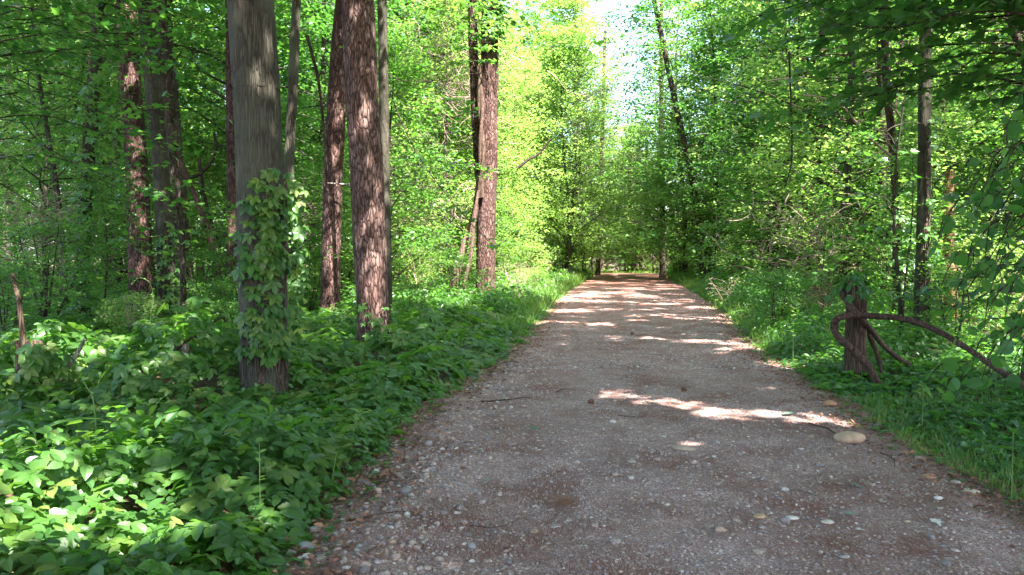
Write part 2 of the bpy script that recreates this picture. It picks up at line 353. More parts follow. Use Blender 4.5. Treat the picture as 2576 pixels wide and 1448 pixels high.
# path strip follows the curve: rows across
ys = np.concatenate([np.arange(-6, 20, 0.08), np.arange(20, 90, 0.3)]); tt = np.linspace(-0.12, 1.12, 60)
Yg, Tg = np.meshgrid(ys, tt, indexing='ij'); XLg = xl(Yg) + 0.14*noise2(Yg*0+3, Yg, 0.35, 4); XRg = xr(Yg) + 0.18*noise2(Yg*0+9, Yg, 0.3, 5)
Xg = XLg + (XRg - XLg)*Tg
e = np.minimum(Tg, 1-Tg)
Zg = ground_z(Xg, Yg) + 0.022 + 0.03*np.clip(e, -0.12, 0.1)/0.1*0.9 + 0.02*np.sin(Tg*pi)*0.8 + 0.006*noise2(Xg, Yg, 1.4, 6) - 0.018*np.exp(-((Tg-.28)/.09)**2) - 0.018*np.exp(-((Tg-.72)/.09)**2)
mb = MB(); n = len(tt); i = np.arange(len(ys)-1)[:, None]*n; j = np.arange(n-1)[None, :]
mb.add(np.stack([Xg, Yg, Zg], -1).reshape(-1, 3), np.stack([i+j, i+j+1, i+n+j+1, i+n+j], -1).reshape(-1, 4))
mb.build('path', M['path'], None, True)['kind'] = 'structure'
def path_z(x, y):
    a = xl(y); b = xr(y); T = (x-a)/(b-a); e = np.minimum(T, 1-T)
    return ground_z(x, y) + 0.022 + 0.027*np.clip(e, -0.12, 0.1)/0.1 + 0.016*np.sin(np.clip(T, 0, 1)*pi) + 0.006*noise2(x, y, 1.4, 6) - 0.018*np.exp(-((T-.28)/.09)**2) - 0.018*np.exp(-((T-.72)/.09)**2)

# ------------------------------------------------------------------ sunlit gaps in the canopy: (point, radius)
HOLES = []; _hr = np.random.RandomState(606)
def hole(p, r): HOLES.append((np.asarray(p, float), r))
def stripe(u0, v0, u1, v1, r, n=8):
    for k in range(n):
        f = k/(n-1); hole(on_ground(u0+(u1-u0)*f, v0+(v1-v0)*f) + np.array([_hr.normal()*r*.5, _hr.normal()*r*.6, 0]), r*_hr.uniform(.35, 1.15))
_hr = np.random.RandomState(606)
def in_hole(P, shrink=1.0, holes=None):
    m = np.zeros(len(P), bool); jit = _hr.uniform(.55, 1.2, len(P))
    for c, r in (HOLES if holes is None else holes):
        d = P - c; k = d @ SUN_DIR; perp = d - k[:, None]*SUN_DIR
        m |= (np.sum(perp**2, 1) < ((r + .08)*shrink*jit)**2) & (k > 0.35)
    return m
stripe(1500, 1000, 2165, 1092, 0.25, 20); stripe(1850, 1045, 2120, 1085, .2, 6); stripe(1520, 1020, 1900, 1060, .12, 5)
stripe(1690, 962, 1900, 985, 0.13, 4)
stripe(1960, 1205, 1975, 1212, 0.10, 2); stripe(1230, 1382, 1250, 1392, 0.03, 2); stripe(1700, 1140, 1740, 1145, 0.10, 2)
stripe(1050, 1420, 1100, 1430, 0.03, 2); stripe(2330, 1215, 2400, 1235, .1, 3)
stripe(1570, 862, 1770, 864, 0.32, 5); stripe(1480, 822, 1560, 815, 0.4, 4); stripe(1640, 803, 1850, 805, 0.4, 6)
stripe(1340, 785, 1500, 785, 0.5, 5); stripe(1600, 770, 1700, 770, .5, 4); stripe(1420, 750, 1540, 750, .6, 4)
stripe(1470, 728, 1600, 728, .5, 3); stripe(1500, 710, 1640, 710, .5, 3)
T1D, T2D, T3D, T5D, T6D = 7.9, 12.0, 17.7, 24.0, 19.4
for u, v, Y, r in [(640, 215, T1D, .03), (672, 330, T1D, .04), (690, 250, T1D, .03),
                   (925, 690, T2D, .16), (925, 740, T2D, .18), (928, 800, T2D, .14), (925, 560, T2D, .09), (915, 480, T2D, .08), (905, 330, T2D, .09),
                   (838, 300, T3D, .18), (836, 500, T3D, .2), (830, 600, T3D, .2), (826, 400, T3D, .15), (832, 680, T3D, .15),
                   (1225, 150, T5D, .5), (1230, 300, T5D, .5), (1225, 450, T5D, .4), (1222, 600, T5D, .4), (1222, 700, T5D, .35), (1225, 30, T5D, .4),
                   (318, 30, T6D, .3), (330, 200, T6D, .2), (345, 470, T6D, .2), (350, 560, T6D, .22), (340, 380, T6D, .2), (350, 680, T6D, .15)]:
    hole(at_depth(u, v, Y) + np.array([0.1, -.15, 0]), r)
for u, v, r in [(120, 1160, .40), (330, 1180, .25), (200, 1300, .35), (60, 1300, .35), (160, 1240, .25), (330, 1330, .22), (60, 1390, .25), (440, 1250, .12), (600, 1330, .12), (420, 1360, .12), (640, 1250, .1), (560, 1120, .1), (40, 1200, .2), (860, 760, .5), (1300, 700, 1.3), (1250, 680, 1.0)]:
    hole(on_ground(u, v + 60), r)

_h = np.random.RandomState(808)
for _ in range(34):                          # shafts of sun into the wood on the left, the bend and the right bank
    y = _h.uniform(13, 48); hole((-_h.uniform(.05, .62)*y + 1.0, y, _h.uniform(0, .27)*y), _h.uniform(.25, .9))
for _ in range(120):
    y = _h.uniform(9, 45); hole((xr(y) + _h.uniform(.3, 13), y, _h.uniform(0, .25)*y), _h.uniform(.25, .8))
for _ in range(34):                          # broken light along the far path
    y = _h.uniform(17, 62); hole((_h.uniform(xl(y), xr(y)), y, 0), _h.uniform(.25, .8))
for _ in range(24): hole((_h.uniform(2.5, 11), _h.uniform(46, 64), _h.uniform(0, 1)**1.5*8), _h.uniform(.8, 1.8))
for p_, r in [((7, 64, 0), 3.0), ((10, 68, 3), 4), ((11, 62, 0), 3), ((5, 60, 1), 3)]: hole(p_, r)
for u, v, Y, r in [(1560, 560, 64, 2.6), (1600, 480, 70, 2.6), (1540, 430, 62, 2.0), (1620, 600, 64, 2.0), (1500, 600, 56, 1.6), (1440, 560, 50, 1.8), (1450, 400, 50, 1.8), (1560, 660, 62, 2.0), (1600, 300, 74, 2.5),
                   (1400, 640, 40, 1.6), (1350, 500, 40, 1.6), (1300, 300, 42, 1.8), (1680, 640, 50, 1.2), (1800, 500, 34, 1.0), (1900, 650, 26, .9), (2050, 450, 22, .9), (2150, 350, 20, .9), (1950, 330, 26, 1.0), (2450, 600, 18, .9), (2500, 650, 20, .9), (2400, 350, 18, .8), (100, 480, 30, 1.2), (40, 560, 28, 1.0), (520, 180, 34, 1.2), (100, 700, 22, .8), (780, 640, 30, 1.2), (1050, 640, 26, 1.2), (1100, 450, 30, 1.5)]:
    hole(at_depth(u, v, Y), r)
_d = np.random.RandomState(99)
for _ in range(26):                          # scattered dapples on the middle stretch
    y = _d.uniform(11.5, 30); hole((_d.uniform(xl(y) - .2, xr(y) + .2), y, 0), _d.uniform(.08, .3))
# ------------------------------------------------------------------ trees
def spray_leaves(rng, centers, radii, per, thick=0.18, spread=0.45, out=None):
    """flat leafy sprays; returns P, N, H"""
    n = len(centers); k = per
    a = rng.uniform(0, 2*pi, (n, k)); r = np.sqrt(rng.uniform(0, 1, (n, k)))*radii[:, None]
    tilt = rng.normal(size=(n, 2))*0.22
    x = np.cos(a)*r; y = np.sin(a)*r; z = rng.normal(size=(n, k))*thick*radii[:, None] + x*tilt[:, :1] + y*tilt[:, 1:] - 0.25*r*r/np.maximum(radii[:, None], .05)
    P = (centers[:, None, :] + np.stack([x, y, z], -1)).reshape(-1, 3)
    N = rnd_dirs(rng, n*k, spread)
    H = np.stack([np.cos(a), np.sin(a), np.zeros_like(a)], -1).reshape(-1, 3) + rng.normal(size=(n*k, 3))*0.6
    return P, N, H

def make_crown(rng, trunkP, H, R, zb, limbs, sprays, per, wood, prof='egg', rs=(0.3, 0.7), trunk_r=0.1, rise=0.5, droop=0.15, off=np.zeros(3), flt=True):
    """limbs off a trunk polyline; returns leaf P,N,H"""
    cs = []; rr = []; rise0 = rise
    th = rng.uniform(0, 6.28)
    for i in range(limbs):
        f = (i + rng.uniform(0, 1))/limbs
        z = zb + (H - zb)*f
        th += 2.4 + rng.normal()*0.3
        if prof == 'egg': pr = (0.35 + 0.65*math.sin(min(1, (f*0.9+0.18))*pi)**0.7)
        elif prof == 'col': pr = 0.6 + 0.4*rng.uniform()
        else: pr = max(0.18, 1 - f**1.5)
        L = R*pr*rng.uniform(0.6, 1.1); rise = rise0*rng.uniform(.25, 2.0)
        bx = np.interp(z, trunkP[:, 2], trunkP[:, 0]); by = np.interp(z, trunkP[:, 2], trunkP[:, 1])
        base = np.array([bx, by, z]); d = np.array([cos(th), sin(th), 0])
        side = np.array([-sin(th), cos(th), 0]); t = np.linspace(0, 1, 6)[:, None]
        P = base + d*L*t + np.array([0, 0, 1])*(rise*L*t - droop*L*t*t*2) + side*(L*0.12*np.sin(t*4 + rng.uniform(0, 6)))
        r0 = trunk_r*(0.16 + 0.28*(1-f))
        tube(wood, P, np.linspace(r0*.6, 0.004, 6), 5)
        for s in range(sprays):
            tt_ = rng.uniform(0.22, 1.0)**0.8
            c = base + d*L*tt_ + np.array([0, 0, 1])*(rise*L*tt_ - droop*L*tt_**2*2) + side*rng.normal()*0.28*L*(0.4+tt_) + np.array([0, 0, rng.normal()*0.10*L])
            cs.append(c); rr.append(rng.uniform(*rs)*(0.7 + 0.06*R))
            if rng.uniform() < 0.35:
                q = base + d*L*tt_*0.8 + np.array([0, 0, 1])*(rise*L*tt_*0.8 - droop*L*(tt_*.8)**2*2)
                tube(wood, np.array([q, (q+c)/2 + rng.normal(size=3)*0.05, c]), [0.008, 0.006, 0.003], 3)
    cs = np.array(cs); rr = np.array(rr)
    P, N, Hd = spray_leaves(rng, cs, rr, per)
    if flt is not None and flt is not False:
        keep = ~in_hole(P + off); P, N, Hd = P[keep], N[keep], Hd[keep]
    keep = P[:, 2] > 0.05 - off[2]
    return P[keep], N[keep], Hd[keep]

def wiggle_trunk(rng, H, lean, n=14, amp=0.12):
    z = np.linspace(-0.15, H, n); t = z/H
    ph = rng.uniform(0, 6, 4)
    x = lean[0]*t*H + amp*(np.sin(t*5+ph[0]) - math.sin(ph[0])) ; y = lean[1]*t*H + amp*(np.sin(t*4+ph[1]) - math.sin(ph[1]))
    return np.stack([x, y, z], 1)

class Proto:
    def __init__(s, seed, H, R, zb, limbs, sprays, per, leaf, lsize, tr, bark, lmat, prof='egg', rs=(.3, .7), lean=(0, 0), rise=.5, stems=1):
        rng = np.random.RandomState(seed); wood = MB(); crown = MB()
        for q in range(stems):
            ln = (lean[0] + (rng.normal()*0.25 if stems > 1 else 0), lean[1] + (rng.normal()*0.25 if stems > 1 else 0))
            tp = wiggle_trunk(rng, H, ln, amp=0.02*H)
            tube(wood, tp, tr*(1 - 0.85*np.clip(tp[:, 2]/H, 0, 1))*(1 + 0.5*np.exp(-np.clip(tp[:, 2], 0, 9)*4)), 8, rough=.08, seed=seed)
            P, N, Hd = make_crown(rng, tp, H, R, zb, max(3, limbs//stems), sprays, per, wood, prof, rs, tr, rise, flt=False)
            scatter(crown, leaf, P, N, Hd, lsize*rng.uniform(.65, 1.25, len(P)), rng.uniform(0, 1, len(P)))
        s.wood = wood.mesh('trunk', M[bark], True); s.crown = crown.mesh('crown', M[lmat]); s.H = H; s.R = R*1.25; s.lmat = lmat
        s.m = len(leaf[0]); s.f = leaf[1]; s.v = np.concatenate(crown.V).reshape(-1, s.m, 3); s.t = np.concatenate(crown.T).reshape(-1, s.m)[:, 0]
PR = {}
PR['maple_a'] = Proto(11, 8, 3.0, 1.0, 46, 7, 26, LEAF_S, .13, .08, 'darkbark', 'leaf')
PR['maple_b'] = Proto(12, 9.5, 2.7, 2.0, 46, 7, 26, LEAF_S, .12, .09, 'smooth', 'leaf', 'cone')
PR['maple_c'] = Proto(13, 7, 2.6, .8, 40, 6, 18, LEAF_S, .13, .07, 'darkbark', 'leaf_sunlit_pale')
PR['edge_a'] = Proto(21, 17, 4.2, 1.2, 90, 9, 30, LEAF_S, .16, .16, 'darkbark', 'leaf')
PR['edge_b'] = Proto(22, 15, 3.8, 0.8, 90, 9, 28, LEAF_S, .15, .14, 'grey', 'leaf_sunlit_pale')
PR['tall_a'] = Proto(31, 21, 4.6, 6.0, 80, 9, 30, LEAF_Q, .19, .22, 'darkbark', 'leaf')
PR['tall_b'] = Proto(32, 19, 4.0, 4.5, 80, 9, 30, LEAF_Q, .18, .2, 'grey', 'leaf_dark')
PR['sapling'] = Proto(41, 4.2, 1.5, 0.7, 22, 4, 18, LEAF_S, .11, .035, 'smooth', 'leaf', rs=(.25, .45))
PR['shrub_a'] = Proto(51, 2.0, 1.3, 0.1, 36, 5, 18, LEAF_S, .085, .03, 'darkbark', 'leaf', rs=(.2, .4), stems=5)
PR['shrub_b'] = Proto(52, 1.6, 1.1, 0.05, 34, 5, 18, LEAF_S, .08, .03, 'twig', 'leaf_sunlit_pale', rs=(.2, .4), stems=5)
PR['column'] = Proto(61, 9, 1.5, 0.3, 80, 5, 20, LEAF_S, .11, .14, 'darkbark', 'leaf', 'col', (.25, .5), rise=.1)

def plant_tree(kind, name, x, y, sc, rz, label, cat, group=None):
    p = PR[kind]
    t = thing(name, label, cat, (x, y, float(ground_z(x, y))), group, rz, sc)
    a = bpy.data.objects.new('trunk', p.wood); C.objects.link(a); a.parent = t
    me = p.crown; root = np.array(t.location); near = []
    for c, r in HOLES:
        h = np.linspace(max(0, (root[2] - c[2])/SUN_DIR[2]), max(0.1, (root[2] + p.H*sc - c[2])/SUN_DIR[2]), 12); q = c + h[:, None]*SUN_DIR
        if np.min(np.hypot(q[:, 0]-x, q[:, 1]-y)) < p.R*sc + r: near.append((c, r))
    if near:
        cc = p.v.mean(1)*sc; W = np.stack([cc[:, 0]*cos(rz) - cc[:, 1]*sin(rz), cc[:, 0]*sin(rz) + cc[:, 1]*cos(rz), cc[:, 2]], 1) + root
        k = ~in_hole(W, 1, near)
        if (~k).mean() > .003:
            n = int(k.sum()); mb = MB(); mb.add(p.v[k].reshape(-1, 3), (p.f[None] + (np.arange(n)*p.m)[:, None, None]).reshape(-1, p.f.shape[1]), np.repeat(p.t[k], p.m)); me = mb.mesh('crown', M[p.lmat])
    b = bpy.data.objects.new('crown', me); C.objects.link(b); b.parent = t
    return t

# ---- named trunks, from their centre lines
def trunk_tree(name, label, cat, pts, Y, wpx, bark, top=18.0, crown=None, seed=1, sides=28, base_v=None, flare=0.35, wtop=None, rough=.05, group=None, lean_y=0.0):
    """pts: [(u,v)...] from the base upward; widths in reference px at the base / the top of the frame"""
    W = np.array([at_depth(u, v, Y) for u, v in pts]); W[:, 1] = Y
    root = np.array([W[0][0], Y, float(ground_z(W[0][0], Y))])
    W[0][2] = min(W[0][2], root[2] - 0.1)
    d = W[-1] - W[-2]; d /= np.linalg.norm(d)
    if top > W[-1][2]: W = np.vstack([W, W[-1] + d*(top - W[-1][2])*0.5, W[-1] + d*(top - W[-1][2])])
    n = max(12, int((W[-1][2] - W[0][2])/0.12)); Pp = spline(W, n) - root
    Pp[:, 1] += lean_y*np.clip(Pp[:, 2], 0, 99)
    r0 = px_size(wpx, Y)/2; r1 = px_size(wtop if wtop else wpx*.93, Y)/2
    vt = at_depth(0, 0, Y)[2]
    z = Pp[:, 2]; r = np.where(z < vt, r0 + (r1-r0)*np.clip(z/vt, 0, 1), r1*(1 - 0.75*np.clip((z-vt)/(max(top, vt+1)-vt), 0, 1)))
    r = r*(1 + flare*np.exp(-np.clip(z, 0, 99)*5))
    t = thing(name, label, cat, root, group)
    wood = MB(); tube(wood, Pp, r, sides, rough=rough, seed=seed)
    if crown:
        rng = np.random.RandomState(seed)
        zb, R, limbs, sprays, per, ls, lm = crown
        P, N, Hd = make_crown(rng, Pp[np.argsort(Pp[:, 2])], top, R, zb, limbs, sprays, per, wood, rs=(.4, .9), trunk_r=r1, rise=.35, off=root)
        cm = MB(); scatter(cm, LEAF_S, P, N, Hd, ls*rng.uniform(.7, 1.2, len(P)), rng.uniform(0, 1, len(P)))
    wood.build('trunk', M[bark], t, True)
    if crown: cm.build('crown', M[lm], t)
    return t
CAN2 = (7.5, 4.6, 50, 9, 28, .2, 'leaf')
CAN = (8.5, 3.6, 30, 8, 20, .19, 'leaf')
trunk_tree('broadleaf_tree', 'thick grey smooth-ridged trunk with green creeper climbing its lower half', 'tree', [(664, 1030), (662, 850), (657, 560), (645, 250), (632, 0)], T1D, 118, 'grey', 19, (7, 4.5, 50, 9, 26, .18, 'leaf'), 3, 48, wtop=113, rough=.035, flare=.12)
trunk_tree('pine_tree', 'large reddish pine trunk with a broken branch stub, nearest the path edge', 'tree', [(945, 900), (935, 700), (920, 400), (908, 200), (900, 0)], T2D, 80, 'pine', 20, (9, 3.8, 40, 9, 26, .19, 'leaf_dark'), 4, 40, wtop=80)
trunk_tree('pine_tree', 'narrower red pine trunk mottled with sun, just behind the large pine', 'tree', [(831, 815), (834, 600), (842, 350), (856, 130), (868, 0)], T3D, 48, 'redpine', 20, CAN, 5, 32, wtop=46)
trunk_tree('broadleaf_tree', 'slim straight grey-brown trunk close behind the large pine', 'tree', [(974, 880), (973, 700), (968, 400), (964, 150), (961, 0)], 14.5, 26, 'smooth', 17, (8, 3, 30, 8, 24, .18, 'leaf'), 6, 16, wtop=23)
trunk_tree('pine_tree', 'sunlit pine trunk wrapped by a twisted vine beside the path bend', 'tree', [(1222, 768), (1222, 600), (1228, 430), (1230, 250), (1232, 0)], T5D, 50, 'redpine', 20, (9.5, 3.5, 36, 8, 24, .19, 'leaf'), 7, 28, wtop=40)
trunk_tree('pine_tree', 'sun-spotted reddish pine trunk, leftmost of the pines', 'tree', [(356, 800), (350, 620), (342, 400), (326, 180), (315, 0)], T6D, 56, 'redpine', 21, CAN2, 8, 32, wtop=48)
trunk_tree('broadleaf_tree', 'smooth olive-grey trunk leaning left in front of the dark pine', 'tree', [(424, 825), (420, 700), (406, 450), (384, 200), (366, 0)], 16.0, 42, 'smooth', 18, CAN2, 9, 24, wtop=40)
trunk_tree('pine_tree', 'dark shaded pine trunk with lianas hanging along it', 'tree', [(470, 760), (458, 620), (436, 350), (416, 120), (405, 0)], 23.0, 44, 'darkbark', 20, CAN2, 10, 24, wtop=38)
trunk_tree('pine_tree', 'dark pine trunk half hidden behind the thick grey trunk', 'tree', [(592, 800), (590, 600), (586, 300), (583, 0)], 19.0, 34, 'redpine', 20, CAN2, 12, 24)
trunk_tree('broadleaf_tree', 'slender wavy brown trunk just right of the thick grey trunk', 'tree', [(722, 900), (718, 780), (728, 600), (727, 420), (738, 200), (746, 0)], 10.5, 30, 'grey', 15, (8, 2.8, 26, 8, 24, .17, 'leaf'), 13, 18, wtop=22)
trunk_tree('broadleaf_tree', 'pale leafy trunk standing left of the leftmost pine', 'tree', [(213, 850), (210, 740), (216, 500), (236, 250), (250, 0)], 16.0, 30, 'smooth', 16, (6, 3.2, 34, 8, 24, .16, 'leaf'), 14, 18, wtop=28)
trunk_tree('broadleaf_tree', 'thin near-black trunk in deep shade left of the leftmost pine', 'tree', [(300, 770), (293, 640), (284, 470), (300, 300), (310, 120)], 26.0, 26, 'darkbark', 13, None, 15, 12, wtop=14)
trunk_tree('broadleaf_tree', 'straight grey young trunk on the right beyond the leaning vine', 'tree', [(2313, 900), (2318, 760), (2324, 520), (2326, 250), (2330, 0)], 12.0, 35, 'smooth', 16, (6.0, 3.5, 36, 9, 26, .16, 'leaf'), 16, 20, wtop=28)
trunk_tree('broadleaf_tree', 'dark crooked stem wrapped with vine left of the grey young trunk', 'tree', [(2258, 815), (2256, 640), (2250, 420), (2243, 330), (2228, 180), (2225, 0)], 15.5, 22, 'darkbark', 14, (9, 2.5, 18, 7, 18, .18, 'leaf'), 17, 12, wtop=16, rough=.1)
trunk_tree('broadleaf_tree', 'brown trunk partly hidden by leaves behind the crooked dark stem', 'tree', [(2232, 800), (2228, 600), (2224, 400), (2222, 0)], 20.0, 34, 'darkbark', 18, (9, 3, 20, 7, 18, .18, 'leaf'), 18, 14, wtop=30)
trunk_tree('broadleaf_tree', 'dark trunk leaning left above the right bank of the path', 'tree', [(1772, 690), (1758, 560), (1735, 420), (1715, 330), (1695, 240), (1670, 120)], 40.0, 18, 'darkbark', 18, (2, 3.4, 60, 9, 26, .18, 'leaf_dark'), 19, 10, wtop=12)
trunk_tree('broadleaf_tree', 'straight dark trunk at the right edge of the far path end', 'tree', [(1667, 690), (1666, 500), (1664, 330), (1664, 150)], 50.0, 15, 'darkbark', 20, (1.5, 2.6, 60, 9, 26, .2, 'leaf'), 20, 10, wtop=10)
trunk_tree('broadleaf_tree', 'slim dark trunk at the left edge of the far path end', 'tree', [(1503, 672), (1511, 560), (1513, 420), (1516, 300), (1520, 150)], 56.0, 12, 'darkbark', 17, (1.5, 3.2, 60, 8, 26, .2, 'leaf_sunlit_pale'), 21, 10, wtop=7)
for k, (u, ub, wd) in enumerate([(1590, 1590, 12), (1612, 1606, 10), (1632, 1627, 8)]):
    trunk_tree('broadleaf_tree', ['grey trunk leftmost of three trunks beyond the end of the path', 'brown trunk in the middle of three beyond the end of the path', 'thin trunk rightmost of three beyond the end of the path'][k], 'tree',
               [(u, 700), (u-2, 620), (ub, 560), (ub, 450)], 66.0, wd, 'darkbark' if k else 'grey', 12, (3.0, 3, 44, 8, 22, .22, 'leaf_sunlit_pale'), 30+k, 10)
trunk_tree('broken_snag', 'broken orange-brown dead trunk behind the grey young trunk', 'dead tree', [(2392, 760), (2388, 620), (2385, 500), (2392, 430)], 17.0, 30, 'orangewood', 2, None, 22, 14, wtop=14, rough=.22)
# unseen trees added beside and behind the viewpoint; their crowns shade the near path
shade = [(7.0, -2.5, 17, 5.2), (9.5, 3.0, 18, 5.2), (4.8, -7.0, 18, 5.0), (8.5, 12.5, 18, 4.6), (11.5, -5.5, 18, 5.2), (15.5, 1.5, 18, 5.2), (-5.0, 1.0, 18, 4.8), (0.5, -3.5, 18, 4.2), (4.7, 1.0, 17, 4.6), (5.4, 5.6, 18, 3.8), (-1.6, -1.6, 17, 5.2), (-3.5, -4.5, 18, 4.8), (-8.5, 0.5, 18, 5.0), (-7.0, 5.5, 18, 4.6), (2.5, -9, 18, 4.5)]
for k, (x, y, H, R) in enumerate(shade):
    rng = np.random.RandomState(200+k); root = np.array([x, y, float(ground_z(x, y))])
    t = thing('broadleaf_tree', 'unseen tall broadleaf tree added to shade the near path', 'tree', root, 'unseen trees added to shade the near path')
    tp = wiggle_trunk(rng, H, (rng.normal()*.03, rng.normal()*.03), 30, .15); wood = MB(); cm = MB()
    tube(wood, tp, 0.2*(1-.8*np.clip(tp[:, 2]/H, 0, 1)), 12, rough=.06, seed=k)
    P, N, Hd = make_crown(rng, tp, H, R, 6.5, 56, 10, 26, wood, rs=(.5, 1.0), trunk_r=.15, rise=.35, off=root)
    scatter(cm, LEAF_Q, P, N, Hd, .26*rng.uniform(.7, 1.2, len(P)), rng.uniform(0, 1, len(P)))
    wood.build('trunk', M['grey'], t, True); cm.build('crown', M['leaf'], t)

# ------------------------------------------------------------------ the wood on both sides
rng = np.random.RandomState(77)
def clear_of_holes(x, y, h):
    p = np.array([[x, y, h*0.6]]); return not in_hole(p, 1.6)[0]
def forest(n, xf, yf, kinds, names, lab, grp, mind, seed, smin=.8, smax=1.2, cats='tree', ok=None):
    rng = np.random.RandomState(seed); placed = []; tries = 0
    while len(placed) < n and tries < n*60:
        tries += 1
        y = yf(rng); x = xf(rng, y)
        if any((x-a)**2 + (y-b)**2 < mind**2 for a, b in placed): continue
        if ok and not ok(x, y): continue
        placed.append((x, y)); k = kinds[rng.randint(len(kinds))]
        plant_tree(k, names, x, y, rng.uniform(smin, smax), rng.uniform(0, 6.28), lab, cats, grp)
def uy(a, b, p=1.0): return lambda r: a + (b-a)*r.uniform()**p
# left of the path, far lane of sunlit edge trees
forest(14, lambda r, y: xl(y) - r.uniform(3.5, 6.5), uy(30, 62), ['edge_a', 'edge_b', 'edge_b'], 'broadleaf_tree', 'tall sunlit leafy tree lining the left edge of the far path', 'sunlit trees lining the far path on the left', 3.0, 101, .75, 1.05)
forest(16, lambda r, y: xl(y) - r.uniform(8, 20), uy(32, 60), ['tall_a', 'edge_a', 'edge_b', 'tall_b'], 'broadleaf_tree', 'leafy tree in the bright wood behind the left path edge', 'trees of the bright wood left of the path', 3.6, 102, .8, 1.1)
forest(17, lambda r, y: -r.uniform(0.15, 0.62)*y - 2, uy(26, 50), ['tall_a', 'tall_b', 'maple_b', 'edge_a'], 'broadleaf_tree', 'leafy tree in the dense wood far behind the pines', 'trees of the dense wood behind the pines', 3.6, 103, .8, 1.1)
forest(30, lambda r, y: -r.uniform(0.1, 0.66)*y - 1, uy(18, 36), ['maple_a', 'maple_b', 'maple_b', 'sapling', 'maple_c'], 'understory_tree', 'small understory tree among the pine trunks', 'understory trees among the pines', 2.4, 104, .6, 1.0)
forest(34, lambda r, y: xl(y) - r.uniform(1.0, 16), uy(20, 52), ['shrub_a', 'shrub_b', 'sapling'], 'shrub', 'leafy shrub in the undergrowth left of the path', 'shrubs in the left undergrowth', 1.6, 105, .7, 1.3, 'shrub')
# right of the path
forest(16, lambda r, y: xr(y) + r.uniform(3.0, 6.0), uy(21, 60), ['edge_a', 'edge_a', 'edge_b', 'tall_b'], 'broadleaf_tree', 'tall leafy tree forming the green wall right of the path', 'trees of the green wall right of the path', 2.8, 111, .75, 1.1)
forest(22, lambda r, y: xr(y) + r.uniform(7, 24), uy(16, 52), ['tall_a', 'tall_b', 'edge_a', 'maple_b'], 'broadleaf_tree', 'leafy tree in the wood deep behind the right bank', 'trees of the wood behind the right bank', 3.4, 112, .8, 1.1)
forest(30, lambda r, y: xr(y) + r.uniform(2.0, 10), uy(12.5, 36), ['maple_a', 'maple_c', 'column', 'maple_b', 'sapling'], 'understory_tree', 'small leafy understory tree on the right bank', 'small trees on the right bank', 2.0, 113, .55, .85)
forest(34, lambda r, y: xr(y) + r.uniform(0.9, 14), uy(14, 55), ['shrub_a', 'shrub_b', 'sapling'], 'shrub', 'leafy shrub in the undergrowth right of the path', 'shrubs in the right undergrowth', 1.6, 115, .7, 1.3, 'shrub')
forest(26, lambda r, y: xl(y) + r.uniform(-3, 9), uy(61, 70), ['shrub_b', 'sapling', 'shrub_b', 'maple_c'], 'shrub', 'sunlit bush closing the end of the path', 'sunlit bushes at the end of the path', 1.0, 122, 1.0, 1.8, 'shrub')
for k, (u, Y, sc) in enumerate([(1722, 47, 1.12), (1785, 42, 1.05), (1425, 46, 1.15), (1445, 53, 1.15), (1668, 53, 1.12), (1470, 50, .95), (1430, 44, .9), (1525, 66, .8), (1572, 74, .7), (1655, 66, .9), (1700, 56, 1.0), (1612, 80, .8), (1485, 58, .95)]):
    plant_tree('edge_b', 'broadleaf_tree', (u-U0)/FPX*Y, Y, sc, k*1.1, 'sunlit leafy tree leaning in around the sky gap at the far end', 'tree', 'trees framing the sky gap at the far end')
# the wood beyond the end of the path, and the far wood as a mass
forest(16, lambda r, y: xl(y) + r.uniform(-6, 10), uy(66, 82), ['maple_c', 'edge_b', 'edge_b'], 'broadleaf_tree', 'bright leafy tree beyond the end of the path', 'trees beyond the end of the path', 2.6, 121, .7, .9)
rng = np.random.RandomState(9); mb = MB(); nn = 7600
cx = rng.uniform(-75, 80, nn); cy = rng.uniform(60, 84, nn) + np.abs(cx-9)*-.15; mid = np.exp(-((cx-9.5-(cy-60)*.05)/3.2)**2)
cz = rng.uniform(0, 1, nn)*(25 - 10*mid + 3*noise2(cx, cy*0, .06, 3)) - 2
P, N, Hd = spray_leaves(rng, np.stack([cx, cy, cz], 1), rng.uniform(.8, 1.8, nn), 22)
scatter(mb, LEAF_Q, P, N, Hd, .42*rng.uniform(.6, 1.2, len(P)), rng.uniform(0, 1, len(P)))
tag(mb.build('far_woodland', M['leaf']), 'distant leafy woodland closing the view', 'woodland', None, 'stuff')

# ------------------------------------------------------------------ ground cover
def cover_h(x, y):
    e = edge_dist(x, y)
    low = 1 - .8*np.exp(-((x+2.3)**2 + (y-6.9)**2)/1.0) - .8*np.exp(-(((x-4.1)/1.1)**2 + ((y-8.6)/1.3)**2))
    low = low + 1.9*np.exp(-(((x+4.6)/1.0)**2 + ((y-7.9)/.7)**2)) + .8*np.exp(-(((x+3.0)/.8)**2 + ((y-8.4)/.7)**2)) + .5*np.exp(-(((x+2.6)/.9)**2 + ((y-4.6)/.6)**2)) - .75*np.exp(-(((x+2.9)/1.0)**2 + ((y-6.35)/.45)**2))
    near = np.where(x > 0, np.interp(y, [3, 8, 14, 20], [.35, .45, .6, 1.0]), 1.0)
    return np.clip(e/0.7, 0.05, 1)**.7*(0.26 + 0.20*noise2(x, y, .35, 7) + 0.09*noise2(x, y, 1.0, 8))*np.maximum(low, .15)*near
